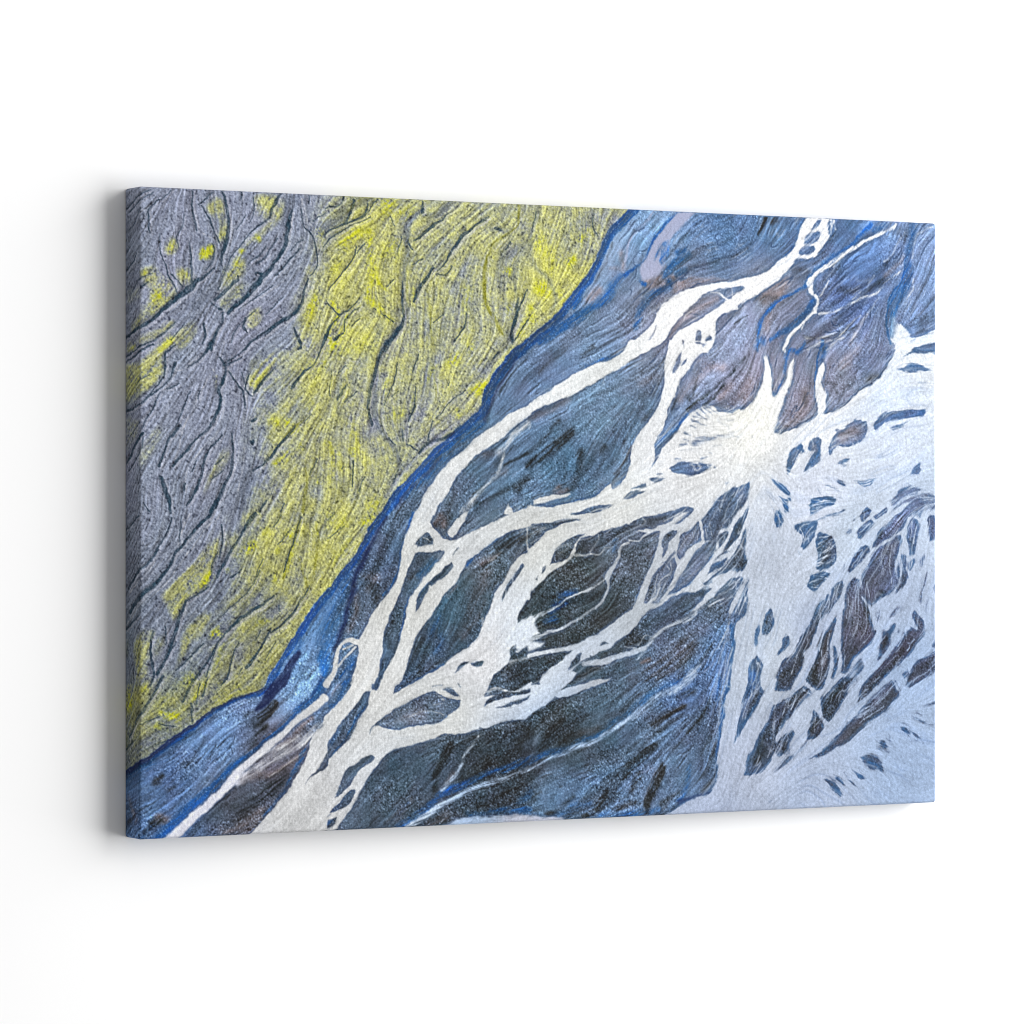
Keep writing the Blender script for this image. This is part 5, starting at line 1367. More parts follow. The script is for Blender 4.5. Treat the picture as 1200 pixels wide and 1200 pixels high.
# x, y, moss cover
MOSS = [
(147, 410, 0.62),
(171, 441, 0.62),
(194, 463, 0.62),
(218, 495, 0.62),
(183, 505, 0.62),
(147, 494, 0.62),
(124, 515, 0.62),
(159, 548, 0.62),
(206, 548, 0.62),
(194, 591, 0.62),
(147, 600, 0.62),
(112, 589, 0.62),
(89, 610, 0.62),
(254, 463, 0.62),
(278, 431, 0.62),
(230, 442, 0.62),
(206, 420, 0.62),
(65, 630, 0.62),
(124, 632, 0.62),
(183, 442, 0.75),
(206, 495, 0.7),
(159, 526, 0.65),
(183, 569, 0.65),
(230, 549, 0.7),
(147, 569, 0.55),
(242, 453, 0.75),
(218, 410, 0.7),
(135, 441, 0.5),
(124, 558, 0.45),
(159, 484, 0.55),
(194, 527, 0.5),
(254, 495, 0.8),
(242, 152, 0.8),
(303, 43, 0.8),
(339, 96, 0.8),
(278, 109, 0.8),
(303, 173, 0.7),
(401, 72, 0.55),
(451, 49, 0.5),
(476, 125, 0.45),
(426, 159, 0.5),
(527, 68, 0.5),
(630, 31, 0.5),
(578, 88, 0.75),
(591, 110, 0.8),
(527, 145, 0.5),
(376, 214, 0.55),
(476, 223, 0.5),
(401, 290, 0.4),
(303, 226, 0.5),
(218, 207, 0.5),
(194, 292, 0.7),
(242, 238, 0.8),
(159, 229, 0.5),
(254, 313, 0.6),
(315, 334, 0.5),
(278, 399, 0.7),
(327, 399, 0.6),
(206, 356, 0.6),
(159, 378, 0.4),
(100, 441, 0.4),
(112, 494, 0.15),
(183, 442, 0.6),
(206, 495, 0.5),
(159, 526, 0.4),
(124, 526, 0.2),
(159, 611, 0.5),
(218, 570, 0.4),
(31, 650, 0.4),
(2, 629, 0.7),
(42, 714, 0.12),
(77, 662, 0.5),
(147, 325, 0.2),
(77, 599, 0.3),
(-32, -3, 0.1),
(-32, 28, 0.1),
(-32, 60, 0.1),
(-32, 91, 0.1),
(-32, 122, 0.1),
(-32, 154, 0.1),
(-32, 185, 0.1),
(19, -4, 0.1),
(19, 27, 0.1),
(19, 59, 0.1),
(19, 90, 0.1),
(19, 122, 0.1),
(19, 153, 0.1),
(19, 184, 0.1),
(54, -5, 0.1),
(54, 26, 0.1),
(54, 58, 0.1),
(54, 89, 0.1),
(54, 121, 0.1),
(54, 152, 0.1),
(54, 184, 0.1),
(89, -7, 0.1),
(89, 25, 0.1),
(89, 56, 0.1),
(89, 88, 0.1),
(89, 120, 0.1),
(89, 151, 0.1),
(89, 183, 0.1),
(124, -8, 0.1),
(124, 23, 0.1),
(124, 55, 0.1),
(124, 87, 0.1),
(124, 119, 0.1),
(124, 150, 0.1),
(124, 182, 0.1),
(159, -10, 0.1),
(159, 22, 0.1),
(159, 54, 0.1),
(159, 86, 0.1),
(159, 117, 0.1),
(159, 149, 0.1),
(159, 181, 0.1),
(194, -12, 0.1),
(194, 20, 0.1),
(194, 52, 0.1),
(194, 84, 0.1),
(194, 116, 0.1),
(194, 148, 0.1),
(194, 180, 0.1),
(-32, 201, 0.1),
(-32, 232, 0.1),
(-32, 263, 0.1),
(-32, 295, 0.1),
(-32, 326, 0.1),
(-32, 357, 0.1),
(-32, 389, 0.1),
(19, 200, 0.1),
(19, 232, 0.1),
(19, 263, 0.1),
(19, 294, 0.1),
(19, 326, 0.1),
(19, 357, 0.1),
(19, 388, 0.1),
(54, 199, 0.1),
(54, 231, 0.1),
(54, 262, 0.1),
(54, 294, 0.1),
(54, 325, 0.1),
(54, 357, 0.1),
(54, 388, 0.1),
(89, 199, 0.1),
(89, 230, 0.1),
(89, 262, 0.1),
(89, 294, 0.1),
(89, 325, 0.1),
(89, 357, 0.1),
(89, 388, 0.1),
(124, 198, 0.1),
(124, 230, 0.1),
(124, 261, 0.1),
(124, 293, 0.1),
(124, 325, 0.1),
(124, 357, 0.1),
(124, 388, 0.1),
(-32, 399, 0.1),
(-32, 430, 0.1),
(-32, 462, 0.1),
(-32, 493, 0.1),
(-32, 524, 0.1),
(-32, 556, 0.1),
(-32, 587, 0.1),
(19, 399, 0.1),
(19, 430, 0.1),
(19, 462, 0.1),
(19, 493, 0.1),
(19, 525, 0.1),
(19, 556, 0.1),
(19, 587, 0.1),
(54, 399, 0.1),
(54, 430, 0.1),
(54, 462, 0.1),
(54, 493, 0.1),
(54, 525, 0.1),
(54, 557, 0.1),
(54, 588, 0.1),
(89, 399, 0.1),
(89, 431, 0.1),
(89, 462, 0.1),
(89, 494, 0.1),
(89, 525, 0.1),
(89, 557, 0.1),
(89, 589, 0.1),
(147, 229, 0.1),
(147, 272, 0.2),
(141, 357, 0.1),
(124, 388, 0.06),
(112, 420, 0.1),
(106, 494, 0.1),
(114, 462, 0.1)]
# x, y, ink colour of the gravel
GROUND = [
(656, 52, 120, 140, 180),
(735, 16, 108, 138, 185),
(630, 154, 105, 125, 165),
(855, 23, 85, 115, 165),
(924, 20, 80, 112, 162),
(993, 52, 85, 105, 150),
(1063, 38, 80, 110, 165),
(1178, 23, 115, 135, 185),
(1178, 128, 100, 120, 165),
(1063, 108, 75, 95, 150),
(965, 122, 95, 100, 130),
(924, 101, 108, 108, 128),
(869, 148, 122, 127, 160),
(896, 216, 130, 126, 155),
(965, 249, 125, 120, 145),
(1035, 213, 115, 115, 140),
(1092, 189, 110, 120, 160),
(761, 139, 118, 118, 145),
(578, 221, 90, 110, 150),
(527, 211, 105, 125, 165),
(656, 265, 95, 120, 155),
(604, 332, 75, 105, 140),
(695, 320, 80, 105, 140),
(552, 366, 85, 110, 145),
(476, 355, 78, 98, 128),
(476, 421, 85, 100, 125),
(451, 454, 85, 95, 115),
(426, 508, 55, 85, 110),
(339, 464, 75, 90, 120),
(315, 507, 80, 92, 118),
(278, 442, 85, 110, 155),
(254, 506, 85, 125, 180),
(218, 602, 100, 135, 190),
(100, 695, 100, 130, 185),
(42, 756, 78, 108, 165),
(124, 748, 75, 80, 100),
(183, 708, 90, 85, 105),
(376, 551, 62, 74, 92),
(352, 616, 65, 90, 125),
(389, 660, 95, 105, 130),
(376, 725, 58, 74, 95),
(426, 759, 62, 74, 95),
(476, 728, 42, 52, 64),
(578, 532, 48, 58, 65),
(630, 477, 65, 72, 82),
(682, 533, 48, 57, 64),
(735, 444, 90, 96, 116),
(788, 455, 100, 106, 135),
(761, 501, 92, 102, 132),
(788, 580, 82, 94, 124),
(842, 513, 75, 85, 105),
(656, 656, 65, 86, 110),
(721, 680, 78, 98, 130),
(604, 688, 45, 55, 66),
(761, 738, 88, 110, 150),
(815, 683, 68, 84, 114),
(656, 790, 90, 118, 165),
(591, 765, 88, 115, 155),
(869, 445, 58, 68, 90),
(993, 491, 50, 80, 115),
(1063, 445, 75, 80, 115),
(1063, 538, 85, 85, 110),
(1149, 446, 80, 90, 130),
(1007, 584, 50, 50, 62),
(1106, 586, 55, 50, 75),
(951, 663, 50, 56, 78),
(1021, 654, 45, 50, 70),
(1092, 679, 70, 75, 100),
(788, 637, 80, 110, 170),
(855, 627, 82, 112, 170),
(858, 564, 80, 110, 160),
(853, 519, 88, 104, 136),
(864, 593, 80, 112, 168),
(910, 307, 95, 115, 155),
(1021, 306, 105, 115, 150),
(1149, 270, 80, 105, 160),
(815, 342, 75, 95, 135),
(1149, 399, 95, 105, 150),
(979, 387, 50, 90, 140),
(708, 466, 95, 100, 120),
(539, 730, 38, 46, 58)]
# x, y, ink colour of the milky water
WHITE = [
(656, 667, 178, 203, 234),
(591, 715, 178, 203, 234),
(476, 761, 180, 205, 235),
(721, 641, 178, 203, 234),
(656, 198, 236, 238, 235),
(476, 311, 224, 225, 222),
(364, 507, 220, 220, 214),
(315, 615, 222, 222, 218),
(218, 773, 214, 214, 212),
(426, 661, 213, 214, 210),
(476, 585, 225, 225, 225),
(578, 443, 214, 215, 210),
(682, 388, 220, 221, 217),
(788, 331, 226, 227, 228),
(896, 273, 251, 251, 246),
(910, 204, 253, 253, 253),
(993, 272, 234, 238, 246),
(1135, 247, 217, 228, 246),
(1135, 305, 214, 225, 244),
(1007, 376, 212, 220, 238),
(1178, 375, 194, 210, 234),
(951, 468, 190, 200, 218),
(924, 582, 192, 203, 220),
(1063, 422, 190, 204, 224),
(1120, 516, 172, 188, 216),
(1149, 610, 160, 182, 216),
(1007, 561, 170, 183, 208),
(896, 742, 180, 191, 214),
(993, 792, 170, 185, 213),
(1149, 751, 160, 182, 216),
(855, 821, 166, 178, 203),
(965, 30, 246, 247, 251),
(869, 91, 246, 247, 251),
(788, 138, 249, 249, 249),
(552, 797, 203, 204, 216),
(656, 622, 186, 192, 200),
(708, 534, 186, 193, 200),
(748, 467, 192, 198, 206),
(89, 736, 225, 225, 235),
(552, 576, 225, 232, 238),
(1178, 175, 235, 242, 252),
(1035, 213, 240, 242, 246)]

# ----------------------------------------------------------------------------
#  size of the print (metres / millimetres)
# ----------------------------------------------------------------------------
W_MM, H_MM, D_MM = 1203, 800, 40          # front face and depth of the stretched canvas
U0, V0 = -D_MM, -D_MM                     # the printed sheet wraps round the edges
NU, NV = W_MM + 2*D_MM + 1, H_MM + 2*D_MM + 1
rng = np.random.default_rng(11)
F = np.float32

def blur_noise(sig, seed, sy=None):
    r = np.random.default_rng(seed)
    a = np.fft.rfft2(r.standard_normal((NV, NU)))
    fy = np.fft.fftfreq(NV)[:, None]; fx = np.fft.rfftfreq(NU)[None, :]
    sy = sig if sy is None else sy
    a *= np.exp(-2*np.pi**2*((fx*sig)**2 + (fy*sy)**2))
    n = np.fft.irfft2(a, s=(NV, NU)); n -= n.mean(); n /= n.std()
    return n.astype(F)

def blur(img, sig):
    fy = np.fft.fftfreq(NV)[:, None]; fx = np.fft.rfftfreq(NU)[None, :]
    return np.fft.irfft2(np.fft.rfft2(img)*np.exp(-2*np.pi**2*((fx*sig)**2+(fy*sig)**2)), s=(NV, NU)).astype(F)

def norm(a):
    a = a - a.mean(); return (a/(a.std()+1e-9)).astype(F)

def sstep(a, b, x):
    t = np.clip((x-a)/(b-a), 0, 1); return t*t*(3-2*t)

gx, gy = np.meshgrid(np.arange(NU, dtype=F)+U0, np.arange(NV, dtype=F)+V0)
# the hand-drawn outlines get a natural raggedness
wx = gx + 0.9*blur_noise(9, 1) + 0.42*blur_noise(3, 2) + 0.25*blur_noise(1.2, 5)
wy = gy + 0.9*blur_noise(9, 3) + 0.42*blur_noise(3, 4) + 0.25*blur_noise(1.2, 6)

# ----------------------------------------------------------------------------
#  smooth lines and areas of the printed picture
# ----------------------------------------------------------------------------
def smooth(pts, closed, n=4):
    p = np.array(pts, dtype=float); m = len(p)
    if m < 3: return p
    if closed: prv = np.roll(p, 1, 0); nxt = np.roll(p, -1, 0)
    else:
        prv = np.vstack([p[:1], p[:-1]]); nxt = np.vstack([p[1:], p[-1:]])
    a = p-prv; b = nxt-p
    la = np.linalg.norm(a[:, :2], axis=1); lb = np.linalg.norm(b[:, :2], axis=1)
    d = nxt-prv; ld = np.linalg.norm(d[:, :2], axis=1)+1e-9
    cosang = (a[:, :2]*b[:, :2]).sum(1)/(la*lb+1e-9)
    lim = np.minimum(la, lb)
    if not closed: lim = np.maximum(la, lb)*0+np.where(la < 1e-6, lb, np.where(lb < 1e-6, la, np.minimum(la, lb)))
    t = d/ld[:, None]*lim[:, None]
    t[(cosang < 0.25)] *= 0.12
    out = []
    for i in range(m if closed else m-1):
        j = (i+1) % m
        for k in range(n):
            s = k/n; s2 = s*s; s3 = s2*s
            out.append((2*s3-3*s2+1)*p[i] + (s3-2*s2+s)*t[i] + (-2*s3+3*s2)*p[j] + (s3-s2)*t[j])
    if not closed: out.append(p[-1])
    return np.array(out)

segs = []                                   # x, y, dx, dy, weight : for the flow field

def window(x0, x1, y0, y1):
    i0 = max(0, int(x0-U0)); i1 = min(NU, int(x1-U0)+2); j0 = max(0, int(y0-V0)); j1 = min(NV, int(y1-V0)+2)
    return (i0, i1, j0, j1) if i1 > i0 and j1 > j0 else None

def cover_stroke(pts, soft):
    p = smooth(pts, False)
    p[:, 2] = np.maximum(p[:, 2], 0.35)
    pad = p[:, 2].max()+soft+6
    w = window(p[:, 0].min()-pad, p[:, 0].max()+pad, p[:, 1].min()-pad, p[:, 1].max()+pad)
    if w is None: return None
    i0, i1, j0, j1 = w
    d = np.full((j1-j0, i1-i0), 1e3, F)
    for a, b in zip(p[:-1], p[1:]):
        q = max(a[2], b[2])+soft+6
        s = window(min(a[0], b[0])-q, max(a[0], b[0])+q, min(a[1], b[1])-q, max(a[1], b[1])+q)
        if s is None: continue
        X = wx[s[2]:s[3], s[0]:s[1]]; Y = wy[s[2]:s[3], s[0]:s[1]]
        ex, ey = b[0]-a[0], b[1]-a[1]; L2 = ex*ex+ey*ey+1e-9
        t = np.clip(((X-a[0])*ex+(Y-a[1])*ey)/L2, 0, 1)
        dd = np.hypot(X-a[0]-t*ex, Y-a[1]-t*ey)-(a[2]+(b[2]-a[2])*t)
        v = d[s[2]-j0:s[3]-j0, s[0]-i0:s[1]-i0]
        np.minimum(v, dd, out=v)
        segs.append(((a[0]+b[0])/2, (a[1]+b[1])/2, ex, ey))
    return w, 1-sstep(-soft, soft, d)

def cover_poly(pts, soft):
    p = smooth([q[:2] for q in pts], True, 3)
    pad = soft+6
    w = window(p[:, 0].min()-pad, p[:, 0].max()+pad, p[:, 1].min()-pad, p[:, 1].max()+pad)
    if w is None: return None
    i0, i1, j0, j1 = w
    X = wx[j0:j1, i0:i1]; Y = wy[j0:j1, i0:i1]
    inside = np.zeros(X.shape, bool); d = np.full(X.shape, 1e3, F)
    n = len(p)
    for k in range(n):
        a = p[k]; b = p[(k+1) % n]
        if abs(a[1]-b[1]) > 1e-9:
            s = window(-1e9, max(a[0], b[0])+6, min(a[1], b[1])-6, max(a[1], b[1])+6)
            if s is not None:
                r0, r1 = max(s[2], j0)-j0, min(s[3], j1)-j0
                if r1 > r0:
                    YY = Y[r0:r1]; XX = X[r0:r1]
                    c = (a[1] > YY) != (b[1] > YY)
                    inside[r0:r1] ^= c & (XX < (b[0]-a[0])*(YY-a[1])/(b[1]-a[1])+a[0])
        q = soft+6
        s = window(min(a[0], b[0])-q, max(a[0], b[0])+q, min(a[1], b[1])-q, max(a[1], b[1])+q)
        if s is None: continue
        s = (max(s[0], i0), min(s[1], i1), max(s[2], j0), min(s[3], j1))
        if s[1] <= s[0] or s[3] <= s[2]: continue
        XX = wx[s[2]:s[3], s[0]:s[1]]; YY = wy[s[2]:s[3], s[0]:s[1]]
        ex, ey = b[0]-a[0], b[1]-a[1]; L2 = ex*ex+ey*ey+1e-9
        t = np.clip(((XX-a[0])*ex+(YY-a[1])*ey)/L2, 0, 1)
        dd = np.hypot(XX-a[0]-t*ex, YY-a[1]-t*ey)
        v = d[s[2]-j0:s[3]-j0, s[0]-i0:s[1]-i0]
        np.minimum(v, dd, out=v)
        if -20 < a[0] < 1220 and -20 < a[1] < 820: segs.append(((a[0]+b[0])/2, (a[1]+b[1])/2, ex, ey))
    d = np.where(inside, -d, d)
    return w, 1-sstep(-soft, soft, d)

LAY = {k: np.zeros((NV, NU), F) for k in 'AWBNKOCLYDMTPV'}
for lay, kind, op, soft, flat in ITEMS:
    pts = [flat[i:i+3] for i in range(0, len(flat), 3)] if kind == 's' else [flat[i:i+2] for i in range(0, len(flat), 2)]
    if len(pts) == 1: pts = pts*2
    r = cover_stroke(pts, soft) if kind == 's' else cover_poly(pts, soft)
    if r is None: continue
    (i0, i1, j0, j1), c = r
    c = c*op
    tgt = LAY['W' if lay == 'G' else lay][j0:j1, i0:i1]
    if lay == 'W': tgt += (1-tgt)*c
    elif lay == 'G': tgt *= (1-c)
    else: np.maximum(tgt, c, out=tgt)

# ----------------------------------------------------------------------------
#  which way the water ran: one direction field, noise smeared along it
# ----------------------------------------------------------------------------
def up(coarse, step):
    """bilinear enlargement of a coarse grid to the full sheet"""
    cy, cx = coarse.shape
    fx = np.clip(np.arange(NU)/step, 0, cx-1.001); fy = np.clip(np.arange(NV)/step, 0, cy-1.001)
    ix = fx.astype(int); iy = fy.astype(int); ax = (fx-ix).astype(F)[None]; ay = (fy-iy).astype(F)[:, None]
    c = coarse.astype(F)
    return ((c[iy][:, ix]*(1-ax)+c[iy][:, ix+1]*ax)*(1-ay) + (c[iy+1][:, ix]*(1-ax)+c[iy+1][:, ix+1]*ax)*ay)

ST = 10
cxs, cys = np.meshgrid(np.arange(0, NU+ST, ST)+U0, np.arange(0, NV+ST, ST)+V0)
S = np.array(segs); ln = np.hypot(S[:, 2], S[:, 3]); S = S[ln > 0.3]; ln = ln[ln > 0.3]
c2 = (S[:, 2]**2-S[:, 3]**2)/ln**2; s2 = 2*S[:, 2]*S[:, 3]/ln**2
wgt = np.minimum(ln, 25)
A = np.zeros(cxs.shape); Bv = np.zeros(cxs.shape)
for row in range(cxs.shape[0]):
    d2 = (cxs[row][:, None]-S[:, 0])**2+(cys[row][:, None]-S[:, 1])**2
    g = (np.exp(-d2/(2*20.0**2))+0.03*np.exp(-d2/(2*50.0**2)))*wgt
    A[row] = g @ c2; Bv[row] = g @ s2
th0 = math.radians(-48)
A += 2.0*math.cos(2*th0); Bv += 2.0*math.sin(2*th0)
A = up(A, ST); Bv = up(Bv, ST)
ang = 0.5*np.arctan2(Bv, A)
ang = ang + 0.07*blur_noise(18, 21) + 0.05*blur_noise(6, 22)
fxv = np.cos(ang).astype(F); fyv = np.sin(ang).astype(F)
flip = (fyv < 0); fxv = np.where(flip, -fxv, fxv); fyv = np.where(flip, -fyv, fyv)   # always downhill

def lic(src, n, step=1.0):
    acc = src.copy(); cnt = 1
    ii, jj = np.meshgrid(np.arange(NU, dtype=F), np.arange(NV, dtype=F))
    for sgn in (1, -1):
        x = ii.copy(); y = jj.copy(); px = fxv*sgn; py = fyv*sgn
        for k in range(n):
            x += px*step; y += py*step
            ix = np.clip(np.rint(x), 0, NU-1).astype(np.int32); iy = np.clip(np.rint(y), 0, NV-1).astype(np.int32)
            acc += src[iy, ix]
            qx = fxv[iy, ix]; qy = fyv[iy, ix]
            s = np.sign(qx*px+qy*py); s[s == 0] = 1
            px = qx*s; py = qy*s
    return norm(acc)

t_f = lic(blur_noise(0.6, 31), 7)                 # fine streaks
t_m = lic(blur_noise(1.2, 32), 26)                # rills
t_c = lic(blur_noise(4.5, 33), 34, 2.0)           # broad bands
t_h = lic(blur_noise(9.0, 34), 20, 2.0)           # hue bands
grain = blur_noise(0.66, 41)
grain2 = blur_noise(1.0, 42)
def rills(src_sig, seed, n, wid, step=1.5):
    """thin braided lines: the zero lines of smeared noise"""
    t = lic(blur_noise(src_sig, seed), n, step)
    gr = np.hypot(*np.gradient(t))+.02
    return np.exp(-(t/gr/wid)**2).astype(F)
z1 = rills(4.0, 51, 34, .9); z4 = rills(3.0, 58, 55, 1.0); z5 = rills(5.5, 59, 60, 1.5); z2 = rills(2.6, 52, 26, .8); z3 = rills(6.0, 53, 40, 1.1)
on1 = sstep(.45, 1.4, blur_noise(10, 54)+.5*blur_noise(4, 55)); on2 = sstep(.35, 1.5, blur_noise(8, 56)); on3 = sstep(.0, .9, blur_noise(12, 57))
def lip_of(k, dx, dy):
    l = np.zeros_like(k); l[dy:, dx:] = k[:-dy, :-dx]; return np.clip(l-k, 0, 1)
soft_n = blur_noise(16, 43)
patch = blur_noise(6, 44)

def emboss(h, k=1):
    e = np.zeros_like(h)
    e[k:-k, k:-k] = (h[k:-k, 2*k:]-h[k:-k, :-2*k])*0.8 + (h[2*k:, k:-k]-h[:-2*k, k:-k])*0.45
    return norm(e)
e_m = emboss(t_m); e_c = emboss(t_c, 2)
zL = lic(blur_noise(7.0, 71), 45, 2.0); zL2 = lic(blur_noise(11.0, 72), 50, 2.5)
def groove(t, wid):
    gr = np.hypot(*np.gradient(t))+.012
    return np.exp(-(t/gr/wid)**2).astype(F)
gate = sstep(.2, 1.1, blur_noise(22, 73)); gate2 = sstep(.0, 1.0, blur_noise(26, 74))
deep = groove(zL, 1.5)*gate+groove(zL2, 2.2)*gate2             # long cut grooves
e_l = np.clip(emboss(-blur(np.clip(deep, 0, 1), 1.6), 2), -3, 3)

def field(tab, ncol, power=3.2, soft=14):
    P = np.array(tab, float).reshape(-1, 2+ncol)
    d2 = (cxs[..., None]-P[:, 0])**2+(cys[..., None]-P[:, 1])**2+soft**2
    w = d2**(-power/2); w /= w.sum(-1, keepdims=True)
    return [up(w @ P[:, 2+k], ST) for k in range(ncol)]

def mix(c, t, m):
    m = m[..., None]
    return c*(1-m)+np.asarray(t, F)*m

# ---- gravel plain beyond the stream
g = 1.07*np.stack([c/255 for c in field(GROUND, 3)], -1)
gm = g.mean(-1, keepdims=True); g = (gm+.88*(g-gm))*np.array([.985, 1.025, .995], F)
D = np.clip(LAY['D']*(0.82+0.26*t_m+0.22*t_f), 0, 1)
calm = 1-0.35*LAY['B']
lum = 1 + calm*(0.045*t_f+(0.025+.065*on2+.05*on3)*e_m+0.035*t_m+0.075*t_c+0.05*e_c+.05*e_l)
g = g*lum[..., None]
g = g + (0.006*t_h)[..., None]*np.array([1.0, .15, -.9], F) + (0.006*patch)[..., None]*np.array([.9, -.1, .1], F)
M = np.clip(LAY['M']*(0.85+0.2*t_m), 0, 1)
fr = np.clip(1-LAY['B'], 0, 1)
zk = (z1*on1*.50+z2*on2*.30)*fr
g = g*(1-.50*zk[..., None])
g = g + (lip_of(z1*on1, 2, 2)*.11*fr + z3*on3*.07*fr)[..., None]*np.array([.9, 1, 1.1], F)
mean = g.mean(-1, keepdims=True)
g = g*(1-M[..., None]) + (mean*np.array([1.09, .975, .985], F))*M[..., None]
D = np.clip(D*1.1 + sstep(.7, 1.9, t_c+.35*t_m)*.55*sstep(380, 600, gy+.15*gx-60)*sstep(380, 470, gx), 0, 1)
dark = np.stack([.095+.015*t_h, .11+0*t_h, .118-.01*t_h], -1)*(1+.28*e_m[..., None]+.2*t_f[..., None])
g = g*(1-.93*D[..., None])+dark*.93*D[..., None]
# sparkle of wet gravel
sp = (np.clip(grain-0.25, 0, None)*0.10 - np.clip(-grain-0.1, 0, None)*0.085)*(.62+.38*sstep(250, 520, gy))
g = g + (sp*(0.8+0.35*soft_n.clip(-1, 1)))[..., None]*np.array([.85, .95, 1.1], F)
# streams of clear deep water
Bs = LAY['B']; Bm = np.clip(Bs*(0.93+(0.13+.22*(1-Bs))*t_f+(0.10+.22*(1-Bs))*t_m), 0, 1)
nearA = np.clip(blur(LAY['A'], 5)*2.2, 0, 1)
bl = np.stack([.05+.008*t_h, .29+.012*t_h-.075*nearA, .56+.02*t_c-.11*nearA], -1)*(1+.10*t_f+.10*t_c)[..., None] + (np.clip(grain-.5, 0, None)*.10)[..., None]
g = g*(1-.92*Bm[..., None])+bl*.92*Bm[..., None]
Nm = np.clip(LAY['N']*(0.92+0.12*t_f), 0, 1)
nv = np.stack([.03+0*t_f, .07+.01*t_f, .235+.02*t_f], -1) + (np.clip(grain2-1.0, 0, None)*.12)[..., None]
g = g*(1-.93*Nm[..., None])+nv*.93*Nm[..., None]

# ---- mossy fan on the near bank
moss = np.clip(field(MOSS, 1, 3.0, 10)[0], 0, 1)
Pm_ = np.clip(blur(LAY['P'], 4.0)*(.88+.16*t_m+.14*patch+.12*grain2), 0, 1)
moss = np.maximum(np.clip(moss + (0.04*t_c+0.06*patch+0.045*t_m+.04*grain2)*sstep(.05, .3, moss)-0.02, 0, 1), .60*Pm_)
low = sstep(250, 760, gy)*sstep(420, 0, gx-0.2*gy)
greyc = np.stack([.56-.12*low, .592-.11*low, .675-.125*low], -1)
mossc = np.stack([.775-.15*low, .775-.15*low, .45-.09*low], -1)
a = greyc + (0.003*t_h)[..., None]*np.array([1, -.2, .6], F)
mm = sstep(.06, .85, moss)
a = a*(1-mm[..., None]) + mossc*mm[..., None]
hk = blur(np.clip(LAY['K']+.7*LAY['C']*.6, 0, 1), 1.5)+.9*blur(np.clip(LAY['K']+.5*LAY['C'], 0, 1), 4.5)
e_k = np.clip(emboss(-hk, 2), -3.5, 3.5)
tex = 1+0.045*t_f+0.065*e_m+0.02*e_c+0.02*t_c+.035*grain2+.012*e_l+.026*e_k-.14*np.clip(deep, 0, 1)*(.5+.5*gate)
a = a*tex[..., None]
za = z1*on1*.45+z2*on2*.35
a = a*(1-.34*za[..., None])
a = a + (lip_of(z1*on1, 2, 2)*.10 + lip_of(z2*on2, 1, 1)*.07 + z3*on3*.05)[..., None]
yy = np.clip(LAY['Y']*(0.8+0.28*t_m+0.30*grain2+0.22*t_f)+0.25*sstep(.72, 1.0, moss)*np.clip(.4+.6*t_m, 0, 1), 0, 1)
a = mix(a, (.83, .84, .10), .88*yy)
a = a*(1-.25*LAY['C'][..., None]) ; cc = LAY['C']*(.8+.2*t_f)
a = a*(1-.8*cc[..., None]) + np.array([.44, .485, .575], F)*tex[..., None]*.8*cc[..., None]
a = mix(a, (.50, .50, .10), np.clip(LAY['O']*(.75+.25*t_f), 0, 1)*.85)
a = mix(a, (.80, .80, .82), np.clip(LAY['L']*(.8+.35*t_f+.3*grain2), 0, 1)*.75)
# the lit lip on the lower right of every cut rill
Kc = np.clip(LAY['K']*1.1, 0, 1)
lip = np.zeros_like(Kc); lip[2:, 3:] = Kc[:-2, :-3]; lip = np.clip(lip-Kc, 0, 1)
a = mix(a, (.74, .74, .78), lip*.38)
kk = np.clip(Kc*(.88+.2*t_f+.12*grain2), 0, 1)
a = a*(1-.92*kk[..., None]) + np.stack([.14-.08*sstep(.5, 1, blur(kk, 1.5)), .22-.02*sstep(.5, 1, blur(kk, 1.5)), .29-.01*sstep(.5, 1, blur(kk, 1.5))], -1)*.92*kk[..., None]
a = a + (grain*.046+np.clip(-grain2-.9, 0, None)*-.10)[..., None]

Am = LAY['A']*(1-np.clip(LAY['B']*1.15*LAY['A'], 0, 1))
Am = np.clip(Am, 0, 1)
bank = np.clip(blur(LAY['A'], 2.5)-LAY['A'], 0, 1)*2
# ---- silt-laden white water
w3 = np.stack([c/255 for c in field(WHITE, 3)], -1)*(1+(sstep(900, 600, gx)-.55*sstep(760, 980, gx))[..., None]*np.array([.015, .02, .035], F))
w3 = w3*(1+.018*t_f+.014*e_m+.026*grain2+.020*t_c-.015*soft_n)[..., None]
far = sstep(760, 980, gx)
sil = np.clip(z5*sstep(.0, 1.2, blur_noise(20, 81))*.5+.35*sstep(.7, 1.8, t_c), 0, 1)*(.18+.35*far)
w3 = w3*(1-sil[..., None]*.30*np.array([1.1, .9, .6], F))
Wb = blur(LAY['W'], 1.6); ez = 4*Wb*(1-Wb)
Wm = LAY['W']+ (np.clip(sstep(.12, .88, Wb)+ez*(.42*t_m+.22*t_f), 0, 1)-LAY['W'])*(.28+.38*sstep(700, 880, gx+.3*(gy-400)))
edge = np.clip(blur(Wm, 1.8)*2.0, 0, 1)*(1-Wm)
g = mix(g, (.10, .20, .38), np.clip(edge*(.55+.22*t_m+.15*patch), 0, .85))
g = mix(g, (.69, .72, .84), np.clip(LAY['L']*(.85+.3*t_f), 0, 1)*.75)
g = mix(g, (.07, .12, .23), np.clip(LAY['K'], 0, 1)*.85)
ur = sstep(640, 760, gx)*sstep(330, 230, gy)
g = mix(g, (.17, .29, .48), np.clip(z1*(.25+.75*on1)*.55*ur, 0, 1))
g = mix(g, (.72, .78, .88), np.clip(z4*on2*.45*ur+z5*on3*.22*ur, 0, 1))
rim = np.clip(blur(Wm, 4.5)*1.9-.15, 0, 1)*(1-Wm)*sstep(720, 900, gx+.2*(gy-400))
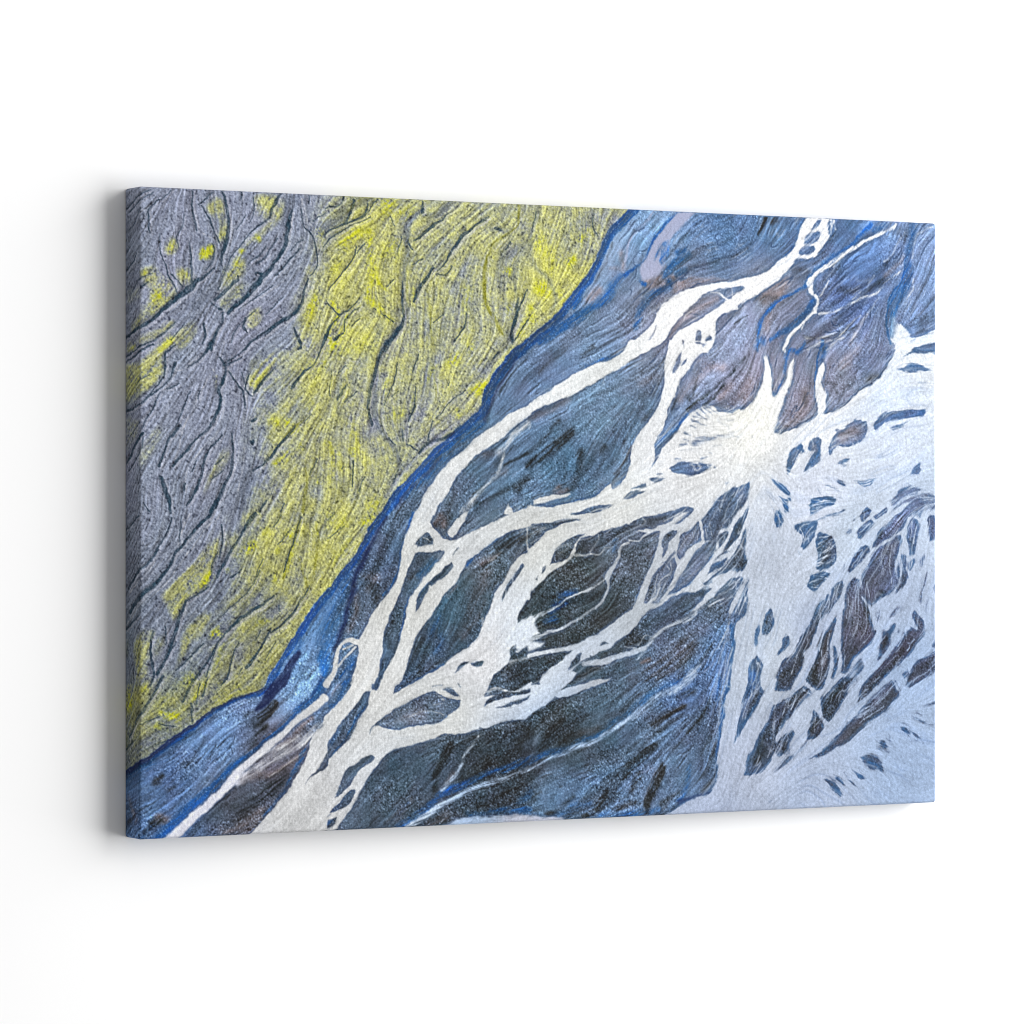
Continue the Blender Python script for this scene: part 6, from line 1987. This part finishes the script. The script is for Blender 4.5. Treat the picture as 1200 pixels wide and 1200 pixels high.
g = mix(g, np.array([.20, .37, .55], F), np.clip(rim*(.62+.22*t_m+.2*grain2), 0, .85))
tm = np.clip(LAY['T'], 0, 1)*(1-Bm)*(1-.75*M)
silt = np.stack([.69+.015*t_c, .705+.01*t_c, .815+.01*t_c], -1)
g = g*(1-tm[..., None]) + silt*tm[..., None]
# tiny threads of milky water following the flow at the rims of the plain
near = np.clip(np.clip(blur(Wm, 14)*1.8-.2, 0, 1)*sstep(380, 760, gx+.25*gy)+.8*sstep(800, 900, gx)*sstep(330, 420, gy), 0, 1)*(1-.75*sstep(40, 90, gx-.0*gy-1060)*sstep(330, 430, 760-gy))
thread = np.clip(z4*sstep(-.7, .3, blur_noise(9, 61))+z5*.8*sstep(-.4, .6, blur_noise(11, 62)), 0, 1)*near*.6
vv = np.clip(LAY['V']*(.85+.28*t_m+.22*t_f), 0, 1)
wc = np.clip(1-(1-Wm)*(1-thread)*(1-vv), 0, 1)
g = g*(1-wc[..., None]) + w3*wc[..., None]

pic = g*(1-Am[..., None]) + a*Am[..., None]
pic = pic + .42*(pic-np.stack([blur(pic[..., k], 1.3) for k in range(3)], -1))      # the print was sharpened
pic = np.clip(pic, .012, .985)
lin = np.where(pic <= .04045, pic/12.92, ((pic+.055)/1.055)**2.4).astype(F)
lin = np.clip(lin*PRINT_GAIN, .002, .93)

# ----------------------------------------------------------------------------
#  scene
# ----------------------------------------------------------------------------
scene = bpy.context.scene
col = scene.collection

def node(nt, kind, **kw):
    n = nt.nodes.new(kind)
    for k, v in kw.items(): setattr(n, k, v)
    return n

def canvas_material():
    m = bpy.data.materials.new('printed_canvas'); m.use_nodes = True
    nt = m.node_tree; b = nt.nodes['Principled BSDF']
    at = node(nt, 'ShaderNodeAttribute', attribute_name='print_colour')
    tc = node(nt, 'ShaderNodeTexCoord')
    # ink grain finer than the drawing
    n1 = node(nt, 'ShaderNodeTexNoise'); n1.inputs['Scale'].default_value = 900; n1.inputs['Detail'].default_value = 1
    r1 = node(nt, 'ShaderNodeMapRange'); r1.inputs['From Min'].default_value = .3; r1.inputs['From Max'].default_value = .7
    r1.inputs['To Min'].default_value = .90; r1.inputs['To Max'].default_value = 1.10
    mul = node(nt, 'ShaderNodeMix', data_type='RGBA', blend_type='MULTIPLY'); mul.inputs['Factor'].default_value = 1
    L = nt.links.new
    L(tc.outputs['Object'], n1.inputs['Vector']); L(n1.outputs['Fac'], r1.inputs['Value'])
    L(at.outputs['Color'], mul.inputs[6]); L(r1.outputs['Result'], mul.inputs[7]); L(mul.outputs[2], b.inputs['Base Color'])
    # woven threads
    w1 = node(nt, 'ShaderNodeTexWave', wave_type='BANDS', bands_direction='X'); w2 = node(nt, 'ShaderNodeTexWave', wave_type='BANDS', bands_direction='Z')
    for w in (w1, w2):
        w.inputs['Scale'].default_value = 150; w.inputs['Distortion'].default_value = 5; w.inputs['Detail'].default_value = 2
        w.inputs['Detail Scale'].default_value = 1.2; L(tc.outputs['Object'], w.inputs['Vector'])
    ad = node(nt, 'ShaderNodeMath', operation='MULTIPLY'); L(w1.outputs['Fac'], ad.inputs[0]); L(w2.outputs['Fac'], ad.inputs[1])
    n2 = node(nt, 'ShaderNodeTexNoise'); n2.inputs['Scale'].default_value = 230; n2.inputs['Detail'].default_value = 2; L(tc.outputs['Object'], n2.inputs['Vector'])
    ad2 = node(nt, 'ShaderNodeMath', operation='MULTIPLY_ADD'); L(ad.outputs[0], ad2.inputs[0]); ad2.inputs[1].default_value = .14; L(n2.outputs['Fac'], ad2.inputs[2])
    bp = node(nt, 'ShaderNodeBump'); bp.inputs['Strength'].default_value = .55; bp.inputs['Distance'].default_value = .0012
    L(ad2.outputs[0], bp.inputs['Height']); L(bp.outputs['Normal'], b.inputs['Normal'])
    b.inputs['Roughness'].default_value = .72; b.inputs['Specular IOR Level'].default_value = .12
    return m

def wall_material():
    m = bpy.data.materials.new('white_wall_paint'); m.use_nodes = True
    nt = m.node_tree; b = nt.nodes['Principled BSDF']; L = nt.links.new
    tc = node(nt, 'ShaderNodeTexCoord'); n = node(nt, 'ShaderNodeTexNoise'); n.inputs['Scale'].default_value = 220; n.inputs['Detail'].default_value = 3
    bp = node(nt, 'ShaderNodeBump'); bp.inputs['Strength'].default_value = .04; bp.inputs['Distance'].default_value = .0006
    L(tc.outputs['Object'], n.inputs['Vector']); L(n.outputs['Fac'], bp.inputs['Height']); L(bp.outputs['Normal'], b.inputs['Normal'])
    b.inputs['Base Color'].default_value = (.88, .88, .88, 1); b.inputs['Roughness'].default_value = .9; b.inputs['Specular IOR Level'].default_value = .1
    return m

# ---- the stretched canvas: printed sheet over the front and round the four edges
def canvas_mesh():
    R = 4.0
    idx = np.arange(NU*NV).reshape(NV, NU)
    X = np.clip(gx, 0, W_MM); Z = np.clip(gy, 0, H_MM)
    over = np.maximum(np.maximum(-gx, gx-W_MM), np.maximum(-gy, gy-H_MM)).clip(0, D_MM)
    Y = over                                             # 0 at the front, D at the wall
    Pm = np.stack([X, Y, Z], -1).reshape(-1, 3)
    lo = np.array([0, 0, 0])+R; hi = np.array([W_MM, D_MM, H_MM])-R
    hi[1] = D_MM                                        # back rim stays crisp
    q = np.clip(Pm, lo, hi); dv = Pm-q; dl = np.linalg.norm(dv, axis=1, keepdims=True)
    dvn = dv/np.maximum(dl, 1e-9)
    Pm = np.where(dl > 1e-6, q+dvn*np.minimum(R, dl*1e9), Pm)
    # cloth is never dead flat
    co = np.stack([Pm[:, 0]/1000, (Pm[:, 1]-D_MM-1)/1000, (H_MM-Pm[:, 2])/1000], -1)
    inx = (gx >= 0) & (gx <= W_MM); iny = (gy >= 0) & (gy <= H_MM)
    keep = inx | iny
    # faces: all cells whose four corners are on the sheet's cross shape
    q4 = np.stack([idx[:-1, :-1], idx[1:, :-1], idx[1:, 1:], idx[:-1, 1:]], -1)
    ok = keep[:-1, :-1] & keep[1:, :-1] & keep[1:, 1:] & keep[:-1, 1:]
    faces = q4[ok]
    used = np.unique(faces); remap = np.full(NU*NV, -1, np.int64); remap[used] = np.arange(len(used))
    faces = remap[faces]; co = co[used]; colr = lin.reshape(-1, 3)[used]
    # plain back
    n0 = len(co); b = (-.001)
    back = np.array([[.004, b, .004], [W_MM/1000-.004, b, .004], [W_MM/1000-.004, b, H_MM/1000-.004], [.004, b, H_MM/1000-.004]])
    co = np.vstack([co, back]); colr = np.vstack([colr, np.full((4, 3), .6)])
    faces = np.vstack([faces, [[n0, n0+3, n0+2, n0+1]]])
    me = bpy.data.meshes.new('canvas_print')
    me.vertices.add(len(co)); me.vertices.foreach_set('co', co.astype(F).ravel())
    me.loops.add(faces.size); me.loops.foreach_set('vertex_index', faces.astype(np.int32).ravel())
    me.polygons.add(len(faces)); me.polygons.foreach_set('loop_start', np.arange(0, faces.size, 4, dtype=np.int32))
    me.update(calc_edges=True)
    at = me.attributes.new('print_colour', 'FLOAT_COLOR', 'POINT')
    rgba = np.ones((len(co), 4), F); rgba[:, :3] = colr
    at.data.foreach_set('color', rgba.ravel())
    me.polygons.foreach_set('use_smooth', np.ones(len(faces), bool))
    me.validate(); me.update()
    return me

Z0 = 1.10                                               # height of the lower edge on the wall
canvas = bpy.data.objects.new('canvas_print', canvas_mesh()); col.objects.link(canvas)
canvas.location = (0, 0, Z0)
canvas.data.materials.append(canvas_material())
canvas['label'] = 'stretched canvas print of white braided rivers over blue gravel and yellow moss, on white wall'
canvas['category'] = 'canvas print'

bm = bmesh.new()
bmesh.ops.create_grid(bm, x_segments=2, y_segments=2, size=.5)
for v in bm.verts: v.co = (v.co.x*14, 0, v.co.y*9)
for f in bm.faces: f.normal_update()
bmesh.ops.reverse_faces(bm, faces=[f for f in bm.faces if f.normal.y > 0])
wm = bpy.data.meshes.new('wall'); bm.to_mesh(wm); bm.free()
wall = bpy.data.objects.new('wall', wm); col.objects.link(wall); wall.location = (.6, 0, 1.5)
wall.data.materials.append(wall_material()); wall['kind'] = 'structure'

# ---- camera: level, left of the print, long lens
TH = math.radians(29.93); FPX = 4470.0
cs, sn = math.cos(TH), math.sin(TH)
zl = FPX*.8/766; xl = (163-600)/FPX*zl
pl = Vector((0, -.041, 0)); right = Vector((cs, -sn, 0)); fwd = Vector((sn, cs, 0))
cp = pl - right*xl - fwd*zl
cam_d = bpy.data.cameras.new('camera'); cam = bpy.data.objects.new('camera', cam_d); col.objects.link(cam)
cam.location = (cp.x, cp.y, Z0+.4+.0012)
cam.rotation_euler = fwd.to_track_quat('-Z', 'Y').to_euler()
cam_d.sensor_width = 36; cam_d.lens = FPX/1200*36; cam_d.clip_end = 100
scene.camera = cam

# ---- light: one wide soft window-like lamp to the right, a little above, and the pale room
def area(name, loc, target, sx, sy, watts, colr=(1, 1, 1)):
    d = bpy.data.lights.new(name, 'AREA'); d.shape = 'RECTANGLE'; d.size = sx; d.size_y = sy; d.energy = watts; d.color = colr
    o = bpy.data.objects.new(name, d); col.objects.link(o); o.location = loc
    o.rotation_euler = (Vector(target)-Vector(loc)).to_track_quat('-Z', 'Y').to_euler()
    return o
lt = Vector((.6, 0, 1.5))
def towards(az, el):
    az, el = math.radians(az), math.radians(el)
    return Vector((math.sin(az)*math.cos(el), -math.cos(az)*math.cos(el), math.sin(el)))
area('window_strip_softbox', lt+towards(60, 6)*5.6, lt, 7.4, 6.4, KEY_W)
area('overhead_softbox', lt+towards(12, 52)*5, lt, 4.0, 3.0, TOP_W)
world = bpy.data.worlds.new('World'); scene.world = world; world.use_nodes = True
bg = world.node_tree.nodes['Background']; bg.inputs['Color'].default_value = (1, 1, 1, 1); bg.inputs['Strength'].default_value = WORLD_S

scene.view_settings.view_transform = 'Standard'; scene.view_settings.look = 'None'
scene.view_settings.exposure = 0; scene.view_settings.gamma = 1; scene.view_settings.use_curve_mapping = False
scene.cycles.max_bounces = 6; scene.cycles.filter_width = 1.05; scene.cycles.use_denoising = DENOISE
